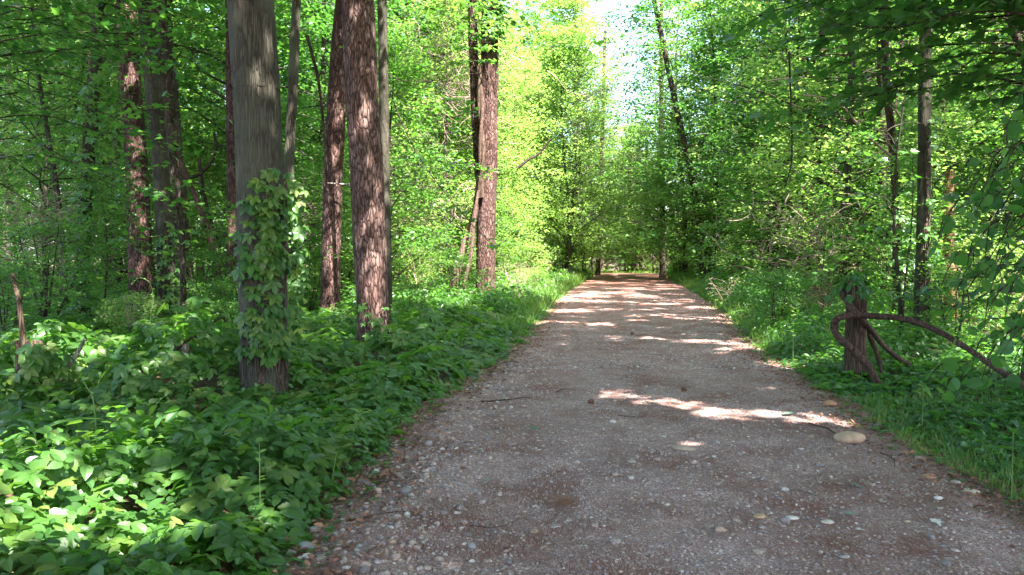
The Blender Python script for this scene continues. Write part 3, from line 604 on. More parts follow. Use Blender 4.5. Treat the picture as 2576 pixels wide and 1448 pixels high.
def cover(name, n, xf, yf, protos, size, mat, lab, seed, hs=1.0, spread=.32, zpow=.5, emin=0.02, cat='ground cover', grow=0.02, flt=None, mix=None):
    rng = np.random.RandomState(seed); y = yf(rng, n); x = xf(rng, n, y)
    e = edge_dist(x, y) + 0.12*noise2(x, y, .8, 9)
    k = e > emin; x, y = x[k], y[k]
    if flt is not None: k = flt(x, y); x, y = x[k], y[k]
    h = np.maximum(cover_h(x, y)*hs, 0.05); z = ground_z(x, y) + h*rng.uniform(0.08, 1, len(x))**zpow
    P = np.stack([x, y, z], 1); N = rnd_dirs(rng, len(x), spread); Hd = flat_dirs(rng, len(x))
    # slope of the canopy surface
    g = 0.15; hx = (cover_h(x+g, y) - cover_h(x-g, y))/(2*g); hy = (cover_h(x, y+g) - cover_h(x, y-g))/(2*g)
    N[:, 0] -= hx*hs*.7; N[:, 1] -= hy*hs*.7
    mb = MB(); sz = size*rng.uniform(.55, 1.25, len(x))*(1 + grow*np.clip(y-5, 0, 60))
    pick = rng.randint(0, len(protos), len(x)); tone = np.clip(rng.normal(.42, .22, len(x)), 0, 1)
    for q, pr in enumerate(protos):
        m = pick == q; scatter(mb, pr, P[m], N[m], Hd[m], sz[m], tone[m])
    o = mb.build(name, M[mat]); return tag(o, lab, cat, None, 'stuff')
cover('creeper_ground_cover', 6200, lambda r, n, y: r.uniform(-6.5, -.9, n), lambda r, n: r.uniform(1.7, 8.2, n), [CREEPER, CREEPER, CREEPER, TRIFOL], .108, 'creeper', 'low five-leaved creeper and ivy carpeting the ground left of the path', 301, 1.1, .42, .45)
cover('creeper_ground_cover', 9000, lambda r, n, y: -1*r.uniform(0, 1, n)*(y*.75+1) + 1.0, lambda r, n: r.uniform(8.0, 18, n), [CREEPER_LO, TRIFOL, LEAF_S], .13, 'creeper', 'low creeper and weeds under the pines left of the path', 302, 1.1, .35, .5, flt=lambda x, y: x < xl(y)+.1)
cover('left_undergrowth'.replace('left_', ''), 42000, lambda r, n, y: xl(y) + .2 - r.uniform(0, 1, n)**1.3*(y*.8+3), lambda r, n: 17 + 43*r.uniform(0, 1, n)**1.6, [LEAF_S], .11, 'leaf', 'green undergrowth covering the wood floor left of the path', 303, 1.7, .5, .6, grow=.015)
cover('undergrowth', 42000, lambda r, n, y: xr(y) - .1 + r.uniform(0, 1, n)**1.3*(y*.7+3), lambda r, n: 8.5 + 52*r.uniform(0, 1, n)**1.7, [LEAF_S, LEAF_S, LEAFLET], .10, 'leaf', 'green undergrowth covering the wood floor right of the path', 304, 1.7, .5, .6, grow=.015)
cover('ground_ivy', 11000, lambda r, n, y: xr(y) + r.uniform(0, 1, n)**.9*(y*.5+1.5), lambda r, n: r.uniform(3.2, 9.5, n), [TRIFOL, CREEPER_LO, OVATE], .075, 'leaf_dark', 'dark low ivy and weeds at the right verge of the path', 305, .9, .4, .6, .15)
# grass
def grass(name, n, xf, yf, h, lab, seed, mat='grass'):
    rng = np.random.RandomState(seed); y = yf(rng, n); x = xf(rng, n, y)
    k = (edge_dist(x, y) + .15*noise2(x, y, .9, 2)) > 0.05; x, y = x[k], y[k]; n = len(x)
    P = np.stack([x, y, ground_z(x, y)], 1); H = rnd_dirs(rng, n, .5); N = flat_dirs(rng, n)
    mb = MB(); v, f = BLADE; scatter(mb, (v*np.array([2.2, 1, 1.2]), f), P, N, H, h*rng.uniform(.5, 1.3, n)*(1+.02*np.clip(y-5, 0, 50)), rng.uniform(0, 1, n))
    tag(mb.build(name, M[mat]), lab, 'grass', None, 'stuff')
grass('grass', 9000, lambda r, n, y: xr(y) + r.uniform(0, 1, n)**1.5*1.6, lambda r, n: r.uniform(2.6, 8, n), .09, 'short green grass at the right verge of the path', 311)
grass('grass', 7000, lambda r, n, y: xr(y) + r.uniform(0, 1, n)**1.1*3.5, lambda r, n: 12+37*r.uniform(0, 1, n)**1.5, .24, 'taller grass along the right bank of the path', 312)
grass('grass', 5000, lambda r, n, y: xl(y) - r.uniform(0, 1, n)**1.3*2.5, lambda r, n: 14+40*r.uniform(0, 1, n)**1.2, .3, 'grass along the left edge of the far path', 313)

# ------------------------------------------------------------------ loose gravel, needles
def ico(sub):
    import bmesh
    bm = bmesh.new(); bmesh.ops.create_icosphere(bm, subdivisions=sub, radius=1)
    v = np.array([q.co[:] for q in bm.verts]); f = np.array([[l.index for l in q.verts] for q in bm.faces]); bm.free(); return v, f
I1 = ico(1); I2 = ico(2)
def pebbles(name, n, yf, smin, smax, lab, seed, proto, xf=None, p=2.2):
    rng = np.random.RandomState(seed); y = yf(rng, n)
    x = xf(rng, n, y) if xf else xl(y) - .15 + rng.uniform(0, 1, n)*(xr(y) - xl(y) + .3)
    s = smin + (smax - smin)*rng.uniform(0, 1, n)**p*(1)
    V, f = proto; m = len(V); mb = MB()
    a = rng.uniform(0, 6.28, n); sc = np.stack([rng.uniform(.8, 1.3, n), rng.uniform(.6, 1, n), rng.uniform(.35, .7, n)], 1)*s[:, None]
    J = V[None]*(1 + rng.normal(size=(n, m, 1))*.10)*sc[:, None, :]
    c, si = np.cos(a)[:, None], np.sin(a)[:, None]
    W = np.stack([J[:, :, 0]*c - J[:, :, 1]*si + x[:, None], J[:, :, 0]*si + J[:, :, 1]*c + y[:, None], J[:, :, 2] + (path_z(x, y) + sc[:, 2]*.35)[:, None]], -1)
    F = (f[None] + (np.arange(n)*m)[:, None, None]).reshape(-1, 3)
    mb.add(W.reshape(-1, 3), F, np.repeat(rng.uniform(0, 1, n).astype(np.float32), m))
    tag(mb.build(name, M['stone'], None, True), lab, 'gravel', None, 'stuff')
pebbles('gravel', 34000, lambda r, n: 2.6 + 9*r.uniform(0, 1, n)**1.7, .003, .012, 'fine loose gravel over the near path', 401, I1)
pebbles('gravel', 1000, lambda r, n: 2.8 + 14*r.uniform(0, 1, n)**1.6, .010, .028, 'scattered rounded pebbles on the near path', 402, I2, None, 3)
pebbles('gravel', 2600, lambda r, n: 2.8 + 8*r.uniform(0, 1, n)**1.5, .006, .026, 'pebbles gathered along the left verge of the path', 403, I1, lambda r, n, y: xl(y) + .35 + r.normal(size=n)*.25, 2.5)
pebbles('gravel', 9000, lambda r, n: 10 + 25*r.uniform(0, 1, n)**1.5, .010, .022, 'gravel on the middle stretch of the path', 404, I1)
rng = np.random.RandomState(5); mb = MB(); n = 90000; y = 2.6 + 16*rng.uniform(0, 1, n)**1.6
x = xl(y) - .3 + rng.uniform(0, 1, n)*(xr(y)-xl(y)+.6); k = (noise2(x, y, .45, 5) + 1.2*(np.abs((x-xl(y))/(xr(y)-xl(y))-.5) > .42) + rng.normal(size=n)*.55) > .1; x, y = x[k], y[k]; n = len(x)
NEED = (np.array([(-.012,0,0), (.012,0,0), (0,.5,.02), (0,1,.0)]), np.array([(0,1,2), (0,2,3)]))
NEED = (np.array([(-.009,0,0), (.009,0,0), (.009,1,0), (-.009,1,0)]), np.array([(0,1,2), (0,2,3)]))
scatter(mb, NEED, np.stack([x, y, path_z(x, y) + .006 + rng.uniform(0, .008, n)], 1), rnd_dirs(rng, n, .15), flat_dirs(rng, n), rng.uniform(.05, .11, n), rng.uniform(0, .85, n))
tag(mb.build('pine_needles', M['litter']), 'fallen reddish pine needles strewn over the path', 'pine needles', None, 'stuff')

# ------------------------------------------------------------------ limbs that reach into the view, with real twigs and leaves
def leafy_limb(rng, wood, mb_or_list, pts, r0, twig_gap=.22, twig_len=.6, leaf_gap=.09, droop=.15, nspread=.4):
    P = spline(pts, 24); L = np.concatenate([[0], np.cumsum(np.linalg.norm(np.diff(P, axis=0), axis=1))])
    tube(wood, P, r0*(1 - .85*L/L[-1]), 6, rough=.05)
    s = L[-1]*.12; side = 1
    while s < L[-1]:
        i = min(len(P)-2, np.searchsorted(L, s)-1); i = max(i, 0); d = P[i+1]-P[i]; d /= np.linalg.norm(d)
        q = np.array([-d[1], d[0], 0]); q /= np.linalg.norm(q)+1e-6
        tl = twig_len*rng.uniform(.5, 1.2)*(1 - .5*s/L[-1]); dr = d*rng.uniform(.3, .9) + q*side*rng.uniform(.5, 1.1) + np.array([0, 0, rng.normal()*.12]); dr /= np.linalg.norm(dr)
        t = np.linspace(0, 1, 5)[:, None]; T = P[i] + dr*tl*t + np.array([0, 0, -droop])*tl*t*t
        tube(wood, T, np.linspace(.006, .002, 5), 3)
        m = max(2, int(tl/leaf_gap)); f = np.linspace(.2, 1, m); LP = np.stack([np.interp(f, t[:, 0], T[:, k]) for k in range(3)], 1)
        qq = np.array([-dr[1], dr[0], 0]); sg = np.where(np.arange(m) % 2 == 0, 1, -1)[:, None]
        H = dr*0.6 + qq*sg + rng.normal(size=(m, 3))*.25 + np.array([0, 0, -.15]); N = rnd_dirs(rng, m, nspread)
        mb_or_list.append((LP, N, H)); s += twig_gap*rng.uniform(.6, 1.4); side = -side
def limb_tree(name, label, cat, root, H, r, limbs, leaf, lsize, bark, lmat, seed, group=None, filt=True, **kw):
    rng = np.random.RandomState(seed); root = np.array([root[0], root[1], float(ground_z(*root))])
    t = thing(name, label, cat, root, group); wood = MB(); acc = []
    tp = wiggle_trunk(rng, H, (0, 0), 16, .08); tube(wood, tp, r*(1 - .8*np.clip(tp[:, 2]/H, 0, 1)), 10, rough=.06, seed=seed)
    for pts, rr in limbs:
        W = np.array([at_depth(*p) for p in pts]) - root; W = np.vstack([[np.interp(W[0][2]-.3, tp[:, 2], tp[:, 0]), np.interp(W[0][2]-.3, tp[:, 2], tp[:, 1]), W[0][2]-.3], W])
        leafy_limb(rng, wood, acc, W, rr, **kw)
    P, N, Hd = [np.concatenate([a[k] for a in acc]) for k in range(3)]
    if filt: k = ~in_hole(P + root); P, N, Hd = P[k], N[k], Hd[k]
    cm = MB(); scatter(cm, leaf, P, N, Hd, lsize*rng.uniform(.6, 1.25, len(P)), rng.uniform(0, 1, len(P)))
    wood.build('trunk', M[bark], t, True); cm.build('crown', M[lmat], t); return t
rr_ = np.random.RandomState(31)
def fan(u0, v0, Y0, n, du, dv, dY, spread_v, r=.018):
    """n limbs leaving about (u0,v0,Y0), reaching du,dv"""
    out = []
    for k in range(n):
        a = v0 + (k/(max(1, n-1)) - .5)*spread_v; y0 = Y0 + rr_.normal()*.4; e = du*rr_.uniform(.6, 1.1)
        out.append(([(u0, a, y0), (u0 + e*.35, a + dv*.1 - 20 + rr_.normal()*15, y0 + dY*.3), (u0 + e*.7, a + dv*.5 + rr_.normal()*20, y0 + dY*.7), (u0 + e, a + dv + rr_.normal()*25, y0 + dY)], r))
    return out
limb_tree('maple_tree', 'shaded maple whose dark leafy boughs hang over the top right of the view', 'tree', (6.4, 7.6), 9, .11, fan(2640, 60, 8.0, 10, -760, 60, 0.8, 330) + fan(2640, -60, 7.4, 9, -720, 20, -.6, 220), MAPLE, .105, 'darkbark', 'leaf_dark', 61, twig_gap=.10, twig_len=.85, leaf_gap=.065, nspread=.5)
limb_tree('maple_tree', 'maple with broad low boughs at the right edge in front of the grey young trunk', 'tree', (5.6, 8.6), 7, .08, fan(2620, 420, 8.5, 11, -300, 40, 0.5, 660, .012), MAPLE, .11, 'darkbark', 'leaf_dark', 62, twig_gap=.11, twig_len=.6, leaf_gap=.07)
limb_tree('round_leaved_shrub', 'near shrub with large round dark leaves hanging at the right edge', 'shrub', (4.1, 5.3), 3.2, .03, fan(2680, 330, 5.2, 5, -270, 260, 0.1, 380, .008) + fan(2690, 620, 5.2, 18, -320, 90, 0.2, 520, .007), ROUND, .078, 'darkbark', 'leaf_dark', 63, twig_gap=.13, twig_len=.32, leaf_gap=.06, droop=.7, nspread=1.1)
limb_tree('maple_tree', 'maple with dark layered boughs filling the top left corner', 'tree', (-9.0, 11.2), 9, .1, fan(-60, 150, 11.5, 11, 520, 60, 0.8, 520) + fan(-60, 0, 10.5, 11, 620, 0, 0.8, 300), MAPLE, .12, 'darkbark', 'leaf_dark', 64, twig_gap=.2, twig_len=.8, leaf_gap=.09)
limb_tree('maple_tree', 'young maple with thin arching boughs between the large pine and the vine-wrapped pine', 'tree', (-3.1, 16.5), 9, .07, [([(900, 10, 16), (1020, 330, 15.5), (1130, 500, 15), (1260, 640, 14.5)], .02), ([(890, 260, 16), (960, 330, 15.5), (1080, 400, 15), (1170, 420, 14.5)], .014), ([(890, 130, 16), (1000, 200, 15.5), (1100, 210, 15), (1180, 280, 14.5)], .014),
   ([(880, -60, 16), (1000, -10, 15.5), (1120, 40, 15), (1180, 110, 14.5)], .014), ([(880, -120, 16), (1050, -60, 15), (1200, 10, 14.5), (1300, 60, 14)], .014)], MAPLE, .12, 'darkbark', 'leaf', 65, twig_gap=.22, twig_len=.7, leaf_gap=.09)
limb_tree('maple_tree', 'small maple with level green boughs just behind the grey trunk on its left', 'tree', (-5.6, 13.5), 7, .06, fan(430, 330, 13.5, 6, 190, 30, 0.5, 520, .012) + fan(430, 330, 13.5, 6, -260, 30, 0.5, 560, .012), MAPLE, .12, 'darkbark', 'leaf', 66, twig_gap=.2, twig_len=.6, leaf_gap=.09)
limb_tree('maple_tree', 'maple boughs hanging into the top of the view above the path bend', 'tree', (-.82, 24.9), 11, .09, fan(1180, -20, 19, 6, 330, 60, -.5, 200), MAPLE, .13, 'darkbark', 'leaf', 67, twig_gap=.2, twig_len=.9, leaf_gap=.09)
limb_tree('young_maple', 'young maple with pale spreading leaves behind the arching vine', 'tree', (6.0, 12.2), 4, .04, fan(2230, 460, 12.2, 6, -230, 20, 0.5, 420, .01) + fan(2230, 460, 12.2, 6, 160, 20, 0.5, 420, .01), MAPLE, .11, 'smooth', 'leaf', 68, twig_gap=.17, twig_len=.5, leaf_gap=.08)

# ------------------------------------------------------------------ creeper on the thick grey trunk
rng = np.random.RandomState(90)
def trunk_at(pts, Y, v): p = np.array(pts, float)[::-1]; u = np.interp(v, p[:, 1], p[:, 0]); q = at_depth(u, v, Y); q[1] = Y; return q
T1P = [(664, 1030), (662, 850), (657, 560), (645, 250), (632, 0)]
def climber(name, label, TP, Y, rad, v0, v1, n, seed, a0=-.9, a1=1.3, size=.12, proto=CREEPER, mat='creeper', sticks=.10, taper=True):
    rng = np.random.RandomState(seed); base = trunk_at(TP, Y, v1); root = np.array([base[0], Y - rad, float(ground_z(base[0], Y))])
    t = thing(name, label, 'creeper', root); st = MB(); lf = MB(); PP = []; NN = []; HH = []
    for k in range(5):
        a = rng.uniform(a0, a1)*.7 + .2; vs = np.linspace(v1 + 130, v0 + rng.uniform(0, 150), 30); pts = []
        for v in vs:
            a += rng.normal()*.09; c = trunk_at(TP, Y, v); pts.append(c + np.array([sin(a), -cos(a), 0])*(rad*1.02 + .012) - root)
        tube(st, np.array(pts), np.linspace(.012, .005, 30), 5)
    for k in range(n):
        f = rng.uniform()**.85; v = v0 + (v1-v0)*f
        a = np.clip(rng.normal(.5, .55), a0, a1)
        if taper and v < v0 + (v1-v0)*.12: a = rng.uniform(.1, 1.2)
        c = trunk_at(TP, Y, v); o = np.array([sin(a), -cos(a), 0]); PP.append(c + o*(rad + sticks*rng.uniform(.2, 1.2)) - root)
        NN.append(o*.75 + np.array([0, 0, .75]) + rng.normal(size=3)*.28); HH.append(o*.5 + np.array([0, 0, -1]) + rng.normal(size=3)*.5)
    scatter(lf, proto, PP, np.array(NN), np.array(HH), size*rng.uniform(.65, 1.2, n), np.clip(rng.normal(.5, .25, n), 0, 1))
    st.build('stem', M['vine'], t, True); lf.build('foliage', M[mat], t)
climber('climbing_creeper', 'bright five-leaved creeper climbing the thick grey trunk', T1P, T1D, .235, 430, 900, 165, 91, size=.10, a0=-.5, a1=1.5, sticks=.05)
climber('climbing_creeper', 'creeper clothing the slender wavy trunk right of the thick grey one', [(722, 900), (718, 780), (728, 600), (727, 420)], 10.5, .07, 440, 890, 110, 92, size=.11, a0=-1.5, a1=1.5, sticks=.2)
climber('climbing_creeper', 'sparse creeper at the foot of the leaning olive-grey trunk', [(424, 825), (420, 700), (406, 450)], 16, .17, 560, 820, 60, 93, size=.12)
climber('climbing_creeper', 'creeper leaves draping the dark crooked stem on the right', [(2258, 815), (2256, 640), (2250, 420), (2240, 300), (2228, 160)], 15.5, .1, 250, 800, 260, 94, -1.5, 1.5, .11, CREEPER_LO, 'leaf', .45)
climber('climbing_creeper', 'thin creeper on the grey young trunk at the right', [(2313, 900), (2318, 760), (2324, 520), (2326, 250)], 12, .1, 300, 880, 70, 95, -1.5, 1.5, .09, TRIFOL, 'leaf', .15)
climber('climbing_creeper', 'leafy creeper covering the pale trunk left of the leftmost pine', [(213, 850), (210, 740), (216, 500), (236, 250), (250, 0)], 16, .12, 60, 840, 330, 96, -1.6, 1.6, .12, CREEPER_LO, 'leaf', .5)
climber('climbing_creeper', 'light creeper near the top of the vine-wrapped pine', [(1222, 768), (1222, 600), (1228, 430), (1230, 250), (1232, 0)], 24, .28, -10, 110, 160, 97, -1.6, 1.6, .14, CREEPER_LO, 'leaf', .4, False)
climber('climbing_creeper', 'creeper tufts half way up the large pine and around its foot', [(945, 900), (935, 700), (920, 400)], 12, .25, 760, 900, 45, 98, -1.5, 1.5, .1, CREEPER_LO, 'leaf', .15, False)

# ------------------------------------------------------------------ woody vines
def woody(name, label, cat, pts, wpx, mat='vine', seed=0, sides=10, rough=.1, n=60, taper=.6, group=None):
    W = np.array([at_depth(*p) for p in pts]); root = W[0].copy(); Y = root[1]
    t = spline(W - root, n); r = px_size(wpx, Y)/2
    mb = MB(); tube(mb, t, r*(1 - (1-taper)*np.linspace(0, 1, n)), sides, rough=rough, seed=seed, cap=True)
    o = mb.build(name, M[mat], None, True); o.location = root; return tag(o, label, cat, group)
woody('woody_vine', 'thick brown vine arching over the old post and down to the right', 'vine', [(2215, 985, 8.9), (2190, 930, 8.9), (2150, 885, 8.95), (2112, 852, 9.0), (2098, 825, 9.1), (2106, 803, 9.05), (2140, 794, 9.0), (2200, 796, 9.0), (2270, 802, 8.9), (2340, 824, 8.7), (2420, 868, 8.4), (2500, 924, 8.0), (2610, 995, 7.6)], 18, 'vine', 1, 14, .20, 160, .75)
woody('woody_vine', 'grey vine crossing the old post and running down to the ground behind it', 'vine', [(2118, 735, 9.5), (2150, 785, 9.1), (2190, 830, 9.3), (2225, 872, 9.5), (2265, 905, 9.7), (2320, 940, 9.9)], 17, 'vine', 2, 12, .20, 80, .8)
woody('woody_vine', 'short dark vine stem between the post and the crossing vine', 'vine', [(2172, 800, 9.35), (2190, 850, 9.35), (2208, 895, 9.4), (2218, 940, 9.4)], 14, 'vine', 3)
for q in range(2):
    th = np.linspace(0, 9.0, 90) + q*pi; vv = np.linspace(500, 170, 90); c = np.array([at_depth(1214 + 3*sin(k*.05), v, T5D) for k, v in enumerate(vv)])
    c[:, 0] += .055*np.cos(th) - .05; c[:, 1] = T5D - .33 + .05*np.sin(th); root = c[0].copy(); mb = MB(); tube(mb, c - root, np.full(90, .055), 8, rough=.1, seed=q, cap=True)
    o = mb.build('twisted_vine', M['wood'] if q else M['vine'], None, True); o.location = root
    tag(o, ['darker strand of the rope-like vine twisted up the sunlit pine', 'paler strand of the rope-like vine twisted up the sunlit pine'][q], 'vine')
woody('pine_tree', 'thinner second stem rising beside the vine-wrapped pine', 'tree', [(1222, 520, 24.2), (1207, 440, 24.3), (1198, 300, 24.3), (1191, 130, 24.3), (1186, -120, 24.3)], 27, 'redpine', 5, 16, .07, 60, .8)
woody('dead_limb', 'dark ivy-grown stem leaning left from the vine-wrapped pine', 'dead branch', [(1128, 760, 23), (1150, 680, 23.3), (1175, 600, 23.6), (1196, 530, 23.8), (1208, 440, 23.9)], 24, 'vine', 6)
woody('dead_limb', 'thinner grey stem bending up into the vine-wrapped pine', 'dead branch', [(1160, 740, 22.8), (1185, 640, 23.0), (1192, 560, 23.2), (1203, 480, 23.5)], 12, 'vine', 7)
woody('liana', 'light brown liana slanting down from the dark pine to the grey trunk', 'vine', [(388, 120, 18.5), (418, 250, 18.6), (445, 380, 18.6), (485, 480, 18.7), (520, 570, 18.7), (552, 690, 18.8)], 15, 'vine', 8, taper=.9)
woody('liana', 'liana looping in a hook right of the dark pine', 'vine', [(470, 448, 19), (500, 440, 19), (530, 410, 19), (543, 370, 19), (538, 335, 19)], 9, 'darkbark', 9)
woody('liana', 'dark thin liana leaning behind the light brown one', 'vine', [(500, 400, 20), (520, 520, 20), (560, 640, 20), (575, 720, 20)], 9, 'darkbark', 10)
woody('liana', 'dark liana slanting beside the slender wavy trunk', 'vine', [(772, 90, 15), (800, 200, 15), (815, 330, 15.1), (822, 480, 15.1)], 9, 'darkbark', 11)
woody('liana', 'hooked dark liana beside the brown trunk on the right', 'vine', [(2215, 640, 15), (2180, 590, 15), (2172, 545, 15), (2190, 520, 15), (2225, 515, 15)], 5, 'darkbark', 12)
woody('liana', 'thin dark twig stem hanging right of the path wall', 'vine', [(1985, 130, 14), (1990, 260, 14), (1992, 400, 14), (1975, 470, 14)], 5, 'darkbark', 13)
woody('bare_bough', 'long pale bare bough slanting through the leaves on the right', 'branch', [(2250, 400, 14.6), (2180, 340, 14.3), (2120, 270, 14), (2060, 245, 13.8), (2020, 240, 13.6)], 6, 'twig', 14)
woody('bare_bough', 'bough slanting across the bright leaves right of the vine-wrapped pine', 'branch', [(1300, 425, 27), (1330, 402, 27), (1355, 388, 27), (1385, 350, 27)], 8, 'darkbark', 15)
woody('broadleaf_tree', 'dark leaning trunk in the top right corner', 'tree', [(2640, 400, 11), (2610, 250, 11), (2560, 100, 11), (2520, -30, 11), (2480, -200, 11)], 26, 'darkbark', 16)
for k, (u, v, du) in enumerate([(850, 463, -45), (868, 465, 18)]):
    woody('branch_stub', ['pale dead branch stub pointing left from the narrower pine', 'short pale dead stub on the left of the large pine'][k], 'branch', [(u+25, v+2, 13.5 if k else 17.4), (u, v, 13.2 if k else 17.3), (u+du, v-3, 13.2 if k else 17.2)], 5, 'deadwood', 17+k, 6)
rng = np.random.RandomState(44)
def tangle(label, u, v, Y, rx, rz, n, mat='twig', seed=0, r=.012):
    rng = np.random.RandomState(seed); c = at_depth(u, v, Y); mb = MB()
    for k in range(n):
        p = rng.normal(size=3)*np.array([rx, rx*.5, rz])*.55; d = rng.normal(size=3); d[2] -= .3; L = rng.uniform(.5, 1.1)*rx; pts = [p]
        for q in range(4): d = d + rng.normal(size=3)*.5; d /= np.linalg.norm(d); pts.append(pts[-1] + d*L/4)
        tube(mb, spline(pts, 9), np.linspace(r, r*.4, 9)*rng.uniform(.6, 1.5), 4)
    o = mb.build('dead_vine_tangle', M[mat], None, True); o.location = c; tag(o, label, 'dead vines')
tangle('large pinkish tangle of dead vines high between the pines', 1110, 200, 30, 2.2, 2.6, 380, seed=1)
tangle('low pale tangle of dead vines in the sunlit gap', 1062, 510, 27, 1.4, .9, 170, seed=2)
tangle('small brown tangle of twigs left of the narrower pine', 770, 540, 24, 1.0, 1.2, 120, seed=3)
tangle('dry twig tangle low in the green wall on the right', 2020, 600, 19, 1.3, 1.0, 150, seed=4, r=.009)
tangle('brown dead twigs beside the leaf-topped old post', 2070, 745, 10.5, .22, .15, 160, 'vine', seed=5, r=.003)
tangle('reddish dry twigs among the leaves at the far left', 110, 560, 15, .5, .45, 200, seed=6, r=.006)

# ------------------------------------------------------------------ old post, stumps, snag
def stump(name, label, cat, u, vb, vt, Y, wpx, mat, seed, jag=.12, holes=False, lean=0, wt=None):
    rng = np.random.RandomState(seed); b = at_depth(u, vb, Y); tp = at_depth(u, vt, Y); root = np.array([b[0], Y, float(ground_z(b[0], Y))]); H = tp[2] - root[2]
    n = 26; z = np.linspace(-.15, H, n); P = np.stack([lean*z, 0*z, z], 1); r = px_size(wpx, Y)/2*(1 + .12*np.exp(-np.clip(z, 0, 9)*6)); 
    if wt: r = r*np.interp(z, [0, H], [1, wt/wpx])
    t = thing(name, label, cat, root); mb = MB(); tube(mb, P, r, 32, rough=.10, seed=seed)
    V = mb.V[0].reshape(n, 32, 3); jz = rng.uniform(-jag, jag*.6, 32); jz = (jz + np.roll(jz, 1) + np.roll(jz, 2))/2; V[-1, :, 2] += jz; V[-2, :, 2] += jz*.5
    inner = V[-1].copy(); inner[:, :2] = (inner[:, :2] - P[-1][:2])*.75 + P[-1][:2]; inner2 = inner.copy(); inner2[:, :2] = (inner2[:, :2] - P[-1][:2])*.9 + P[-1][:2]; inner2[:, 2] = H - .22
    k = np.arange(32); k2 = (k+1) % 32; vv = np.vstack([V[-1], inner, inner2, [[P[-1][0], P[-1][1], H-.2]]])
    mb.add(vv, np.vstack([np.stack([k, k2, k2+32, k+32], 1), np.stack([k+32, k2+32, k2+64, k+64], 1)])); mb.add(vv, np.stack([k+64, k2+64, 0*k+96], 1))
    mb.build('trunk', M[mat], t, True)
    if holes:
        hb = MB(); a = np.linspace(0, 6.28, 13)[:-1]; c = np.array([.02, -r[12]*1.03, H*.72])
        ring = np.stack([np.cos(a)*.028, 0*a, np.sin(a)*.033], 1) + c; hb.add(np.vstack([ring, [c + np.array([0, .004, 0])]]), np.array([(i, (i+1) % 12, 12) for i in range(12)])); hb.build('knothole_shade', M['hole'], t)  # flat near-black disc; the shade inside the hole is its colour
    return t, root, H
M['hole'] = bark_mat('hollow_shade', (.01, .008, .006), (.015, .01, .008), (.02, .014, .01))
pt, proot, pH = stump('old_post', 'weathered brown old post wrapped by vines at the right verge', 'post', 2150, 975, 712, 9.35, 48, 'wood', 3, .08, wt=50)
rng = np.random.RandomState(14); lf = MB(); n = 95; a = rng.uniform(0, 6.28, n); rd = np.abs(rng.normal(0, .2, n)) + .03
P = np.stack([np.cos(a)*rd, np.sin(a)*rd*.8, pH + .06 + .1*rng.uniform(0, 1, n) - rd*.7], 1); N = np.stack([np.cos(a)*.7, np.sin(a)*.7, 0*a+.8], 1) + rng.normal(size=(n, 3))*.2
scatter(lf, OVATE, P, N, np.stack([np.cos(a), np.sin(a), 0*a-.6], 1) + rng.normal(size=(n, 3))*.3, .10*rng.uniform(.7, 1.2, n), rng.uniform(0, .6, n))
t = thing('climbing_creeper', 'dark leafy creeper capping the old post', 'creeper', proot); lf.build('foliage', M['leaf_dark'], t)
st_, sroot, sH = stump('rotten_stump', 'rotten brown stump with a round hole at the far left, ringed by creeper', 'stump', 92, 1040, 862, 7.3, 84, 'wood', 5, .14, True)
st2, _, _ = stump('white_snag', 'short bleached white snag standing in the creeper left of the grey trunk', 'dead wood', 457, 985, 866, 8.0, 20, 'deadwood', 6, .03, lean=.1)
woody('dead_branch', 'dark dead branch resting across the top of the white snag', 'branch', [(425, 895, 8.1), (448, 876, 8.0), (470, 858, 8.0), (505, 838, 8.1), (552, 800, 8.3)], 10, 'darkbark', 21)
woody('leaning_stick', 'broken pale stick leaning above the rotten stump', 'branch', [(60, 880, 7.5), (52, 800, 7.5), (44, 745, 7.5), (30, 690, 7.6)], 16, 'wood', 22)
woody('dead_branch', 'grey broken root end beside the rotten stump', 'branch', [(150, 960, 7.6), (180, 910, 7.5), (200, 880, 7.5), (212, 855, 7.4)], 14, 'deadwood', 23, 8, .2)
woody('dead_branch', 'short tan stick end poking from the creeper near the grey trunk', 'branch', [(520, 1150, 5.7), (545, 1125, 5.7), (562, 1090, 5.75)], 9, 'wood', 24)

# ------------------------------------------------------------------ stones, fallen leaves, sticks
def stone(label, u, v, wpx, tone, flat=.45, seed=0, asp=.7, rz=None, name='stone'):
    rng = np.random.RandomState(seed + 500); p = on_ground(u, v); x, y = p[0], p[1]
    z = float(path_z(x, y)) if edge_dist(x, y) < .1 else float(ground_z(x, y)) + .01
    Vv, f = ico(4); r = px_size(wpx, y)/2; d = Vv*(1 + .05*noise2(Vv[:, 0]*1.1 + seed, Vv[:, 1]*1.1 + Vv[:, 2], .35, seed % 7) + .02*noise2(Vv[:, 0]*3, Vv[:, 2]*3 + Vv[:, 1]*2, .5, 2))[:, None]
    mb = MB(); mb.add(d*np.array([r, r*asp, r*flat]), f, tone); o = mb.build(name, M['boulder'], None, True); o.location = (x, y, z + r*flat*.55); o.rotation_euler = (0, 0, rng.uniform(-.5, .5) if rz is None else rz)
    return tag(o, label, 'stone')
